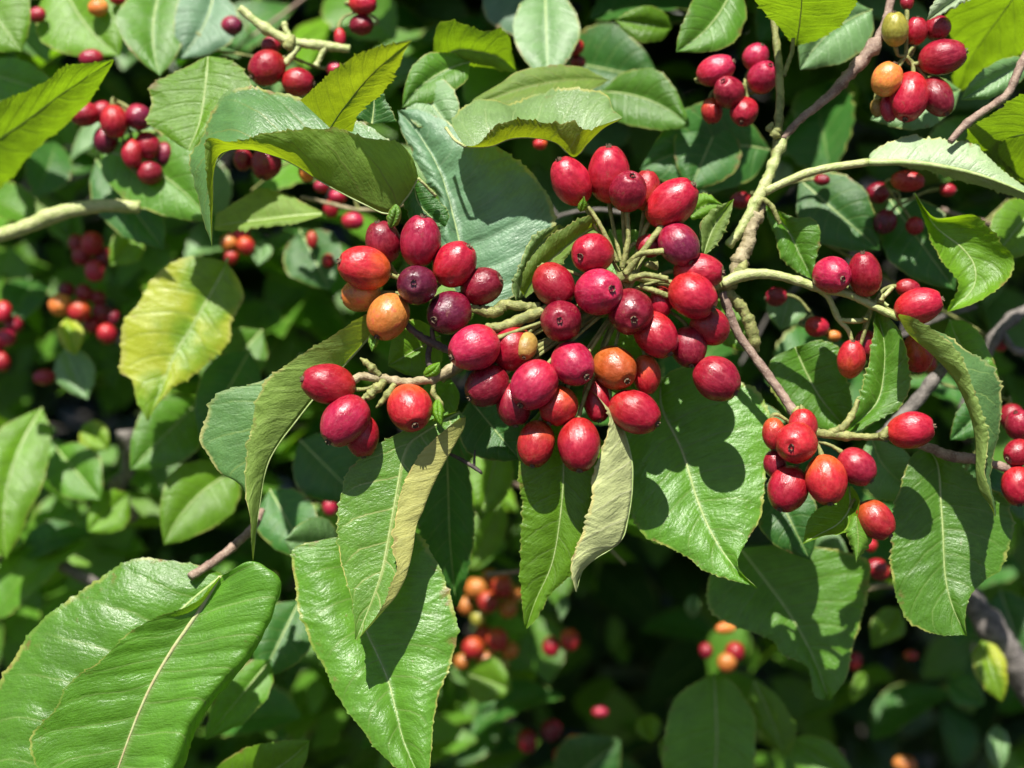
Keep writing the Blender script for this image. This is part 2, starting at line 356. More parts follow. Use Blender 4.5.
def blade(bx, by, zb, tx, ty, zt, wd, bend=0.0, roll=0.0, cup=6.0, shape=0.42):
    """rails of a plain ovate leaf from base to tip"""
    b = np.array((bx, by, zb), float); t = np.array((tx, ty, zt), float); d = t - b
    L = np.hypot(d[0], d[1]) + 1e-6; perp = np.array((-d[1], d[0], 0)) / L
    ac = math.cos(roll) * perp + math.sin(roll) * np.array((0, 0, 1.0))
    k = np.linspace(0, 1, 9); prof = np.sin(np.pi * k ** (math.log(0.5) / math.log(shape))) ** 0.85; prof[0] = prof[-1] = 0
    mid = b + d * k[:, None] + perp * (bend * L * 4 * k * (1 - k))[:, None] + np.array((0, 0, 1.0)) * (0.10 * L * np.sin(np.pi * k))[:, None]
    cupv = np.array((0, 0, cup))
    l = mid - ac * (wd / 2 * prof)[:, None] + cupv * prof[:, None]
    r = mid + ac * (wd / 2 * prof)[:, None] + cupv * prof[:, None]
    return [l.tolist(), mid.tolist(), r.tolist()]
def sleaf(label, bx, by, tx, ty, wd, zb, zt, mat, bend=0.0, roll=0.0, cup=6.0, group=None, top=1, pet=None, **kw):
    kw.setdefault('nu', 48); kw.setdefault('nv', 6); kw.setdefault('tooth', 7); kw.setdefault('serr', 1.5)
    kw.setdefault('ribw', 1.2 if wd > 40 else 0)
    return leaf(label, blade(bx, by, zb, tx, ty, zt, wd, bend, roll, cup), 1, mat, group, top=(0, top), seed=int(bx * 3 + by) % 97, petiole=pet, **kw)

# ------------------------------------------------------------------ berries
_bm = {}
def berry_mesh(kind, var):
    if (kind, var) in _bm: return _bm[(kind, var)]
    nt_, nl = 40, 30; verts, faces = [], []
    for i in range(nl + 1):
        th = math.pi * i / nl
        for j in range(nt_):
            ph = 2 * math.pi * j / nt_
            r = math.sin(th) ** 0.9 if 0 < i < nl else 0.0
            z = -math.cos(th)
            r *= (1 + 0.05 * (1 - z) * 0.5) * (1 - 0.09 * max(z, 0) ** 2) * (1 - 0.05 * max(-z, 0) ** 2)
            r *= 1 + 0.010 * math.cos(5 * ph + var) * math.sin(th) + 0.055 * mnoise.noise(Vector((math.cos(ph) * r + var * 4, math.sin(ph) * r, z)))
            if z > 0.93: z -= (z - 0.93) * 1.5
            verts.append((r * math.cos(ph), r * math.sin(ph), z))
    for i in range(nl):
        for j in range(nt_):
            j2 = (j + 1) % nt_
            faces.append((i * nt_ + j, i * nt_ + j2, (i + 1) * nt_ + j2, (i + 1) * nt_ + j))
    me = bpy.data.meshes.new('berry'); me.from_pydata(verts, [], faces); me.materials.append(BM[kind])
    me.polygons.foreach_set('use_smooth', [True] * len(me.polygons)); me.update()
    _bm[(kind, var)] = me; return me
_cm = {}
def calyx_mesh(var):
    """a small dried crown of five lobes round a pit, at the tip of a unit berry"""
    if var in _cm: return _cm[var]
    rr = random.Random(var); verts, faces = [], []
    n = 15
    for ring, (r, z) in enumerate(((0.03, 0.86), (0.09, 0.875), (0.145, 0.91), (0.15, 0.955))):
        for j in range(n):
            a = 2 * math.pi * j / n; k = 1.0
            zz = z
            if ring == 3:
                lobe = (0.5 + 0.5 * math.cos(5 * a + var)); zz = z + 0.10 * lobe * rr.uniform(0.5, 1.2); k = 0.75 + 0.45 * rr.random()
            verts.append((r * k * math.cos(a), r * k * math.sin(a), zz))
    for ring in range(3):
        for j in range(n):
            j2 = (j + 1) % n; faces.append((ring * n + j, ring * n + j2, (ring + 1) * n + j2, (ring + 1) * n + j))
    faces.append(tuple(range(n)))
    me = bpy.data.meshes.new('calyx'); me.from_pydata(verts, [], faces); me.materials.append(SM['calyx']); me.update()
    _cm[var] = me; return me

def cluster(label, group, core, berries, cat='berry cluster', stalkw=2.0, stalkmat='olive', detail=True):
    root = link(bpy.data.objects.new('berry_cluster', None)); root.empty_display_size = 0.01
    root.location = P(*core); root.rotation_euler = (0, 0, 0); tag(root, label, cat, group)
    inv = Matrix.Translation(-root.location)
    for i, bspec in enumerate(berries):
        x, y, wd, ht, z, kind = bspec[:6]
        c = P(x, y, z); s = pxm(z)
        A, B = max(wd, ht) / 2, min(wd, ht) / 2
        if len(bspec) >= 8:
            dx, dy = (bspec[6] - x) / A, -(bspec[7] - y) / A
            l = math.hypot(dx, dy)
            if l < 0.75: A, B = (A + B) / 2 * 1.10, (A + B) / 2 * 0.985
            else:
                A2 = min(max(math.hypot(bspec[6] - x, bspec[7] - y), A), A * 1.16)
                B = min(max(math.sqrt(max(wd * wd / 4 + ht * ht / 4 - A2 * A2, 1)), 0.77 * A2), 0.9 * A2); A = A2
            if l > 0.8: dx, dy = dx / l * 0.96, dy / l * 0.96
            l = math.hypot(dx, dy); dzc = math.sqrt(max(0.0, 1 - l * l))
        else:
            ox, oy = x - core[0], core[1] - y
            if wd > ht * 1.08: dx, dy = (1 if ox >= 0 else -1) * 0.95, -0.1
            elif ht > wd * 1.08: dx, dy = 0.08, -0.95 if oy < 15 else 0.95
            else:
                l = math.hypot(ox, oy) + 1e-6; dx, dy = 0.8 * ox / l, 0.8 * oy / l - 0.15
            dzc = 0.35 * rng.uniform(-0.3, 1)
        A, B = A * 1.035, B * 0.955
        ax = (RIGHT * dx + UP * dy - FWD * dzc).normalized()
        var = (i * 7 + int(x)) % 4
        o = bpy.data.objects.new('berry', berry_mesh(kind, var)); link(o, root)
        q = ax.to_track_quat('Z', 'Y') @ __import__('mathutils').Quaternion((0, 0, 1), rng.uniform(0, 6.28))
        o.matrix_local = inv @ Matrix.LocRotScale(c, q, Vector((B * s, B * s, A * s)))
        if kind in KINDTXT: o['label'] = KINDTXT[kind]
        if detail:
            cx = bpy.data.objects.new('calyx', calyx_mesh((i * 5 + int(y)) % 7)); link(cx, o)
            base = c - ax * (A * s * 0.95); k = Vector(P(*core))
            if len(bspec) >= 9 and bspec[8] == 0: continue
            m1 = base - ax * (7 * s) + (k - base) * 0.25
            v, f = tube_geo([base + ax * (3 * s), base - ax * (3 * s), m1, k], [stalkw * s * 1.15, stalkw * s * 1.2, stalkw * s * 0.9, stalkw * s], 8, 0.25, i)
            so_ = mesh_obj('fruit_stalk', [Vector(p) - root.location for p in v], f, SM[stalkmat], root)
    return root

def twig(label, ppts, mat, group=None, rough=0.22, seed=0, shoots=(), buds=()):
    o = tube('twig', ppts, SM[mat], None, 10, rough, seed, n=max(20, 8 * len(ppts)))
    tag(o, label, 'twig', group)
    for pts in shoots:
        m = 'olive' if mat in ('tan', 'bark') else mat
        if isinstance(pts[-1], str): pts, m = pts[:-1], pts[-1]
        tube('side_shoot', pts, SM[m], o, 9, rough, seed + 5, n=max(20, 8 * len(pts)))
    for (x, y, z, r) in buds:
        tube('bud', [(x - r * 0.6, y + r * 0.9, z, r * 0.8), (x, y, z + 1, r), (x + r * 0.7, y - r * 1.5, z + 2, r * 0.25)], SM['olive'], o, 7, 0.3, seed + 2)
    return o

# ================================================================== GROUND AND FOLIAGE BEHIND
def ground():
    m, t = newmat('soil'); b = NB(t)
    oc = b.n('ShaderNodeTexCoord').outputs['Object']
    a = b.noise(oc, 9, 6, 0.6); f = b.noise(oc, 60, 4, 0.6)
    c = b.mix(a, (0.022, 0.016, 0.011), (0.045, 0.034, 0.024)); c = b.mix(b.mr(f, 0.55, 0.7), c, (0.03, 0.05, 0.015))
    pr = b.n('ShaderNodeBsdfPrincipled'); t.links.new(c, pr.inputs['Base Color']); pr.inputs['Roughness'].default_value = 0.95
    bp = b.n('ShaderNodeBump'); bp.inputs['Distance'].default_value = 0.02; t.links.new(b.math('ADD', a, f), bp.inputs['Height']); t.links.new(bp.outputs[0], pr.inputs['Normal'])
    t.links.new(pr.outputs[0], b.n('ShaderNodeOutputMaterial').inputs[0])
    s = 200
    o = mesh_obj('ground', [(-s, -s, 0), (s, -s, 0), (s, s, 0), (-s, s, 0)], [(0, 1, 2, 3)], m); tag(o, kind='structure')
ground()

def card(verts, faces, uv, c, d, ac, nn, L, W):
    """one small bent leaf of eight faces"""
    k0 = len(verts); prof = (0.02, 0.75, 1.0, 0.62, 0.02); us = (0, 0.25, 0.5, 0.78, 1)
    for u, p in zip(us, prof):
        for s in (-1, 0, 1):
            q = c + d * (L * (u - 0.5)) + ac * (s * W / 2 * p) + nn * (0.10 * W * abs(s) * p - 0.22 * L * (u - 0.5) ** 2)
            verts.append(q); uv.append((u, (s + 1) / 2))
    for i in range(4):
        for j in range(2):
            a = k0 + i * 3 + j; faces.append((a, a + 3, a + 4, a + 1))

def unit(v): return v / (np.linalg.norm(v) + 1e-9)
UPW = np.array((0, 0, 1.0))
def foliage():
    verts, faces, uv = [], [], []
    def one(p, lo, hi):
        c = Pn([p])[0]
        nn = unit(0.75 * UPW - 0.55 * Fv + nrs.randn(3) * 0.42)
        d = unit(np.cross(nn, nrs.randn(3))); d = unit(d - 0.5 * UPW); d = unit(d - nn * np.dot(d, nn)); ac = np.cross(nn, d)
        L = nrs.uniform(lo, hi); card(verts, faces, uv, c, d, ac, nn, L, L * nrs.uniform(0.5, 0.68))
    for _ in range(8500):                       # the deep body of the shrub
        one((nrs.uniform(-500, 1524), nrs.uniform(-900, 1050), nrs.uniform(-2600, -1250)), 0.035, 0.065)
    for _ in range(7000):                       # unseen leaves added above the picture to shade the depth
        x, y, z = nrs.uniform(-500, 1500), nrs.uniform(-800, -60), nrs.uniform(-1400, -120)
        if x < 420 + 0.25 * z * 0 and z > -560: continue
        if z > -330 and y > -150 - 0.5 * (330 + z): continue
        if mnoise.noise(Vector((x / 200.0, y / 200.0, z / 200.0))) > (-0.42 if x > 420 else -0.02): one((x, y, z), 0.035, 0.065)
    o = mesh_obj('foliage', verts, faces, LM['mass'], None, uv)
    tag(o, 'dense shaded leaves deep inside the shrub, with unseen shading leaves added overhead', None, None, 'stuff')
foliage()
def twiggery():
    """a loose layer of small sprigs in front of the deep body"""
    verts, faces, uv = [], [], []
    for _ in range(3600):
        x, y, z = nrs.uniform(-200, 1224), nrs.uniform(-100, 900), nrs.uniform(-1250, -620)
        if mnoise.noise(Vector((x / 120.0, y / 120.0, z / 300.0 + 7))) < (0.12 if (x > 560 and y > 560) else -0.05): continue
        c = Pn([(x, y, z)])[0]; nn = unit(0.6 * UPW - 0.5 * Fv + nrs.randn(3) * 0.5); d = unit(nrs.randn(3) - 0.6 * UPW); d = unit(d - nn * np.dot(d, nn))
        L = nrs.uniform(0.014, 0.034); card(verts, faces, uv, c, d, np.cross(nn, d), nn, L, L * nrs.uniform(0.5, 0.7))
    o = mesh_obj('foliage', verts, faces, LM['green'], None, uv)
    tag(o, 'small blurred leaves speckling the inside of the shrub', None, None, 'stuff')
twiggery()
#@@HERO
# ================================================================== TWIGS
twig('forked branch, tan at its foot and purplish brown above, rising to the small mixed cluster',
     [(735, 280, -38, 6), (739, 262, -40, 7.5), (748, 244, -42, 7), (751, 228, -44, 6), (758, 214, -50, 6), (763, 200, -56, 5)], 'tan', seed=1, rough=0.4,
     shoots=([(728, 246, -46, 4.5), (742, 228, -46, 5), (757, 200, -48, 6), (768, 178, -52, 5.5), (775, 160, -56, 5), (786, 134, -58, 4), 'green'],
             [(782, 140, -57, 3.8), (800, 120, -58, 4), (828, 97, -60, 4.6), (848, 76, -60, 6), (866, 56, -60, 6.5), (878, 40, -61, 5.5), (886, 20, -62, 4.2), (893, -12, -66, 4), 'bark'],
             [(775, 160, -58, 4.5), (779, 122, -66, 4.6), (780, 80, -76, 4), (776, 40, -84, 3.6), (770, -10, -90, 3.6)], [(783, 76, -76, 2.5), (792, 52, -80, 2.2), (793, 38, -80, 2)], [(755, 212, -46, 3.5), (762, 200, -44, 3), (772, 207, -44, 2.6), (780, 224, -48, 2.2)]), buds=((776, 132, -54, 6), (741, 270, -36, 7), (770, 128, -54, 4)))
twig('pale green stem arching to the large drooping leaf edged in cream',
     [(722, 284, -22, 5.5), (742, 276, -24, 6), (768, 274, -26, 5), (798, 281, -26, 4.5), (818, 288, -26, 4.5), (848, 294, -24, 4.2), (875, 307, -22, 4), (899, 318, -20, 3.6)], 'green', seed=2, rough=0.2,
     shoots=([(814, 287, -28, 3), (828, 297, -34, 3), (838, 318, -38, 3), (848, 330, -40, 2.5), (853, 345, -42, 2)], [(838, 320, -38, 2.4), (854, 321, -36, 2.8), (868, 320, -36, 2)], [(872, 305, -26, 2.2), (882, 298, -26, 2.4), (893, 287, -28, 2)], [(880, 300, -24, 2), (888, 306, -22, 1.6)]), buds=((881, 299, -22, 3.5), (866, 318, -30, 3)))
twig('thin bark covered twig slanting down to the trio of orange red berries',
     [(722, 292, -30, 5), (736, 330, -34, 4.6), (752, 353, -34, 4.4), (768, 375, -30, 4.6), (783, 396, -26, 4.6), (798, 418, -18, 4.8), (812, 433, -12, 4.5)], 'bark', seed=3, rough=0.25, buds=((796, 412, -14, 4),))
twig('crooked olive twig hanging beside the dark shaded berry of the main cluster',
     [(720, 290, -34, 5.5), (735, 300, -36, 5.5), (747, 317, -36, 5.5), (753, 335, -38, 6), (756, 352, -44, 4)], 'olive', seed=4, rough=0.4)
twig('short green brown twig that carries a lone red berry on its end',
     [(808, 431, -10, 5), (826, 434, -8, 4.6), (848, 436, -6, 4), (870, 437, -6, 3.6), (888, 436, -6, 4.2)], 'olive', seed=5, rough=0.3,
     shoots=([(830, 433, -8, 4), (843, 427, -6, 4), (852, 415, -8, 3.2), (858, 400, -12, 2.4)],), buds=((884, 434, -2, 5),))
twig('rough dark twig behind the broad half shaded leaf', [(900, 440, -60, 3), (930, 448, -50, 5), (950, 456, -46, 5.5), (975, 459, -44, 5), (1000, 466, -40, 4), (1040, 478, -36, 4)], 'bark', seed=6, rough=0.35)
twig('pale blurred green stem bent across a dark gap of the shrub', [(-30, 243, -230, 7), (20, 229, -225, 7.5), (60, 213, -220, 8), (100, 206, -220, 7), (140, 207, -225, 6)], 'green', seed=7)
twig('knobby pale green stem above a pair of round red berries', [(240, 8, -150, 4), (262, 26, -148, 4.5), (290, 41, -146, 5), (318, 45, -146, 5), (350, 49, -150, 4)], 'green', seed=8, rough=0.35,
     shoots=([(300, 44, -146, 3.5), (290, 58, -142, 3.5), (282, 66, -142, 3)], [(292, 40, -146, 3), (286, 30, -148, 3), (284, 22, -150, 2.5)], [(326, 46, -146, 3), (316, 66, -146, 3)]), buds=((290, 44, -142, 6),))
twig('pinkish brown bare twig near the top of the shrub', [(950, 142, -40, 3.4), (962, 128, -44, 3.6), (975, 117, -46, 4), (995, 104, -50, 4), (1009, 92, -52, 4), (1018, 72, -54, 4.5), (1034, 40, -58, 5)], 'bark', seed=9, rough=0.2)
twig('pinkish grey twig leaving the two overlapping leaves', [(190, 577, -60, 4.5), (215, 561, -80, 4.5), (235, 545, -100, 4.2), (254, 526, -120, 4), (262, 510, -140, 3)], 'bark', seed=10, rough=0.2)
twig('thick blurred grey branch in the shade of the shrub', [(1040, 700, -420, 16), (1005, 650, -400, 15), (985, 618, -400, 13), (960, 580, -420, 10), (940, 540, -460, 8)], 'grey', seed=12, rough=0.2)
twig('blurred grey twig crossing behind the drooping leaf', [(880, 440, -150, 7), (915, 403, -150, 7), (935, 378, -150, 6), (960, 350, -160, 5)], 'grey', seed=13, rough=0.2)
twig('tangled pale dead twig in the gap beside the twisted leaf', [(1040, 300, -300, 4), (1000, 330, -280, 6), (980, 372, -290, 4), (960, 410, -300, 3)], 'grey', seed=14, rough=0.3,
     shoots=([(1000, 330, -280, 4), (1015, 350, -280, 4), (1035, 352, -280, 4)], [(990, 350, -284, 3), (970, 340, -290, 3), (950, 345, -300, 2)]))
twig('blurred tan twig among the shaded leaves', [(-20, 560, -500, 7), (40, 552, -480, 7), (70, 570, -470, 6), (110, 590, -480, 5)], 'grey', seed=15, rough=0.2)
twig('weathered grey twig dangling in the dim gap under the yellowing leaf', [(125, 430, -480, 6), (128, 470, -480, 7), (116, 490, -470, 8), (135, 520, -480, 6)], 'grey', seed=16, rough=0.4)
twig('woody stem running through the middle of the large berry cluster',
     [(735, 284, -34, 5.5), (700, 286, -16, 5.5), (660, 282, -6, 5), (625, 276, 0, 5), (600, 300, -4, 5), (570, 330, -4, 5), (540, 345, -4, 4.5), (500, 352, -6, 5), (462, 366, 0, 5), (440, 378, 2, 5)], 'olive', seed=17, rough=0.3,
     shoots=([(625, 274, 4, 3.60), (640, 255, 8, 3.24), (662, 226, 4, 3.31)], [(628, 264, 4, 2.88), (640, 254, 10, 2.88), (664, 251, 14, 3.24)], [(622, 268, 2, 3.02), (628, 240, 6, 2.59), (627, 212, 6, 2.45)],
             [(630, 280, 6, 2.88), (645, 275, 12, 3.17), (668, 279, 12, 2.88)], [(640, 286, 4, 2.88), (655, 291, 8, 3.17), (668, 296, 8, 2.88)], [(618, 262, 0, 2.45), (600, 225, 0, 2.30), (586, 204, -2, 2.16)], [(655, 266, -4, 4.32), (646, 264, 6, 2.88)]))
twig('pair of knobbly olive stems bridging the two halves of the fruit',
     [(600, 310, -6, 4), (560, 308, 0, 5), (540, 312, 4, 5.5), (520, 320, 6, 5.5), (500, 327, 6, 5), (486, 327, 2, 4)], 'olive', seed=18, rough=0.35,
     shoots=([(540, 307, -4, 4.2), (520, 306, -2, 4.6), (505, 305, 0, 5), (495, 312, 0, 6), (480, 310, -2, 5), (466, 308, -4, 3.5), (454, 312, -6, 3)],))
twig('blackened thin stem under the golden orange berry', [(452, 352, -2, 3.5), (435, 344, -2, 4), (420, 336, 0, 3.6), (408, 326, 2, 3.4), (396, 314, -2, 3)], 'dark', seed=19, rough=0.3,
     shoots=([(434, 344, -2, 2.6), (432, 330, 2, 2.2), (434, 318, 6, 2)], [(430, 344, -4, 3), (428, 358, -6, 3), (432, 372, -4, 3)]))
twig('pale green stem with yellow bracts holding the three lowest outlying berries',
     [(460, 364, 4, 5.5), (445, 373, 6, 5.5), (430, 379, 6, 4.5), (405, 382, 4, 4), (380, 378, 2, 4.5), (362, 376, 2, 4.5), (352, 382, 4, 4)], 'tan', seed=20, rough=0.35,
     shoots=([(385, 381, 4, 4), (375, 390, 8, 4.5), (366, 398, 8, 4.5)], [(380, 376, 4, 3), (368, 364, 6, 3.4), (360, 358, 6, 1)], [(395, 384, 6, 3), (385, 398, 8, 3.4), (376, 408, 6, 1)], [(436, 378, 6, 2.2), (433, 392, 8, 2.2), (440, 404, 8, 3), (441, 424, 10, 1)]))
twig('thin thorny dead twig in the shade between two hanging leaves', [(446, 452, -40, 1.5), (462, 460, -36, 2), (478, 470, -34, 2), (482, 474, -34, 1)], 'dark', seed=21, shoots=([(474, 466, -34, 1.5), (475, 450, -34, 0.8)],))

# ================================================================== BERRIES
BERRIES = {
'main': ('largest cluster, crimson and pink berries crowded above the broad serrated leaf', None, (628, 292, -4), [
 (571, 181, 40, 51, 0, 'R', 558, 159), (609, 174, 43, 57, -6, 'R', 608, 146), (628, 191, 37, 41, 12, 'C', 631, 178), (646, 190, 30, 40, -14, 'M'),
 (672, 203, 50, 49, 0, 'R', 694, 184), (679, 245, 46, 40, 6, 'D', 690, 262), (699, 272, 50, 34, -2, 'R', 722, 273), (693, 296, 50, 46, 14, 'R', 714, 310),
 (592, 254, 45, 41, 10, 'R', 580, 258), (554, 285, 47, 41, 8, 'R', 566, 302), (599, 292, 51, 47, 24, 'P', 610, 290), (631, 312, 46, 49, 18, 'C', 632, 320),
 (656, 335, 42, 50, 8, 'R', 668, 352), (561, 321, 44, 42, 22, 'C', 559, 321), (710, 327, 40, 39, -8, 'R'), (689, 347, 37, 41, -4, 'C'),
 (717, 379, 46, 49, 4, 'C', 734, 392), (573, 364, 43, 48, 24, 'P', 586, 377), (534, 385, 47, 52, 30, 'P', 522, 403), (615, 368, 44, 44, 8, 'T', 625, 380),
 (646, 375, 29, 40, -6, 'M'), (526, 346, 23, 31, 12, 'B', 524, 358), (474, 348, 52, 48, 26, 'P', 453, 357), (512, 349, 46, 46, 0, 'R'),
 (487, 386, 46, 45, 10, 'C', 470, 398), (514, 405, 37, 43, 8, 'C'), (558, 406, 40, 40, 14, 'M'), (536, 444, 38, 47, 10, 'M', 532, 466),
 (579, 445, 44, 54, 22, 'R', 579, 471), (635, 412, 53, 44, 14, 'R', 657, 424), (597, 400, 30, 46, 0, 'R'), (661, 302, 24, 32, -6, 'R'), (650, 246, 28, 24, -10, 'C')]),
'left': ('cluster of nine berries on a blackened stem, one golden orange berry at its foot', None, (425, 296, -4), [
 (383, 242, 37, 43, -6, 'C', 378, 224), (420, 241, 42, 52, 6, 'P', 424, 216), (364, 268, 53, 44, 10, 'M', 340, 262), (455, 264, 44, 48, 4, 'R', 470, 246),
 (417, 285, 42, 41, 24, 'D', 415, 284), (482, 286, 43, 39, -4, 'C', 499, 280), (449, 313, 44, 45, 6, 'D', 436, 320), (388, 317, 45, 48, 14, 'O', 377, 338), (361, 295, 39, 36, -8, 'O')]),
'low': ('four loosely set berries beside the folded cream edged leaf', None, (384, 381, 2), [
 (328, 384, 54, 42, 12, 'R', 303, 379), (345, 421, 48, 54, 20, 'P', 328, 443), (362, 436, 35, 43, 4, 'R'), (410, 408, 45, 48, 12, 'M', 416, 424)]),
'pair': ('five small berries in a row along the pale arching stem', None, (874, 302, -30), [
 (832, 275, 35, 42, -14, 'P', 839, 280), (865, 274, 34, 45, -16, 'R', 861, 252), (919, 306, 46, 32, -14, 'R', 942, 299), (908, 288, 24, 19, -34, 'R'), (851, 359, 27, 37, -36, 'M', 852, 340), (918, 353, 32, 40, -46, 'M'), (866, 345, 24, 30, -52, 'C')]),
'trio': ('tight knot of orange red berries above a small bright curled leaf', None, (812, 440, -14), [
 (796, 443, 43, 44, 10, 'M', 788, 446), (803, 427, 30, 36, -10, 'R'), (774, 434, 24, 32, -8, 'M'), (788, 489, 42, 47, -2, 'R', 779, 509), (826, 480, 42, 50, 12, 'M', 829, 503), (857, 467, 41, 37, 4, 'C', 869, 479), (775, 464, 24, 28, -16, 'C')]),
'lone': ('lone glossy red berry lying sideways on a short twig', None, (886, 436, -4), [(911, 430, 47, 38, 0, 'R', 934, 426)]),
'hang': ('lone orange red berry hanging over a pale yellow bract', None, (850, 508, -12), [(876, 520, 36, 43, -2, 'M', 890, 536)]),
'edge': ('scarlet berries cut off at the edge behind the drooping tip', None, (1030, 450, -50), [(1018, 453, 30, 28, -40, 'R'), (1018, 486, 34, 40, -36, 'R', 1018, 506), (1020, 425, 30, 32, -80, 'C')]),
'high': ('crimson cluster near the top with one yellow green and one orange berry', None, (906, 56, -58), [
 (895, 29, 28, 34, -48, 'Y', 893, 12), (916, 31, 24, 28, -62, 'R'), (938, 28, 26, 26, -66, 'C'), (943, 57, 44, 34, -52, 'C', 966, 52), (887, 79, 35, 34, -44, 'O', 894, 64), (909, 97, 34, 48, -50, 'R', 903, 122), (937, 97, 33, 41, -56, 'C', 946, 116), (889, 108, 18, 28, -64, 'P'), (907, 2, 15, 14, -60, 'C'), (877, 108, 14, 18, -72, 'B')]),
}
for k_, (lab, grp, core, bl) in BERRIES.items(): cluster(lab, grp, core, bl)
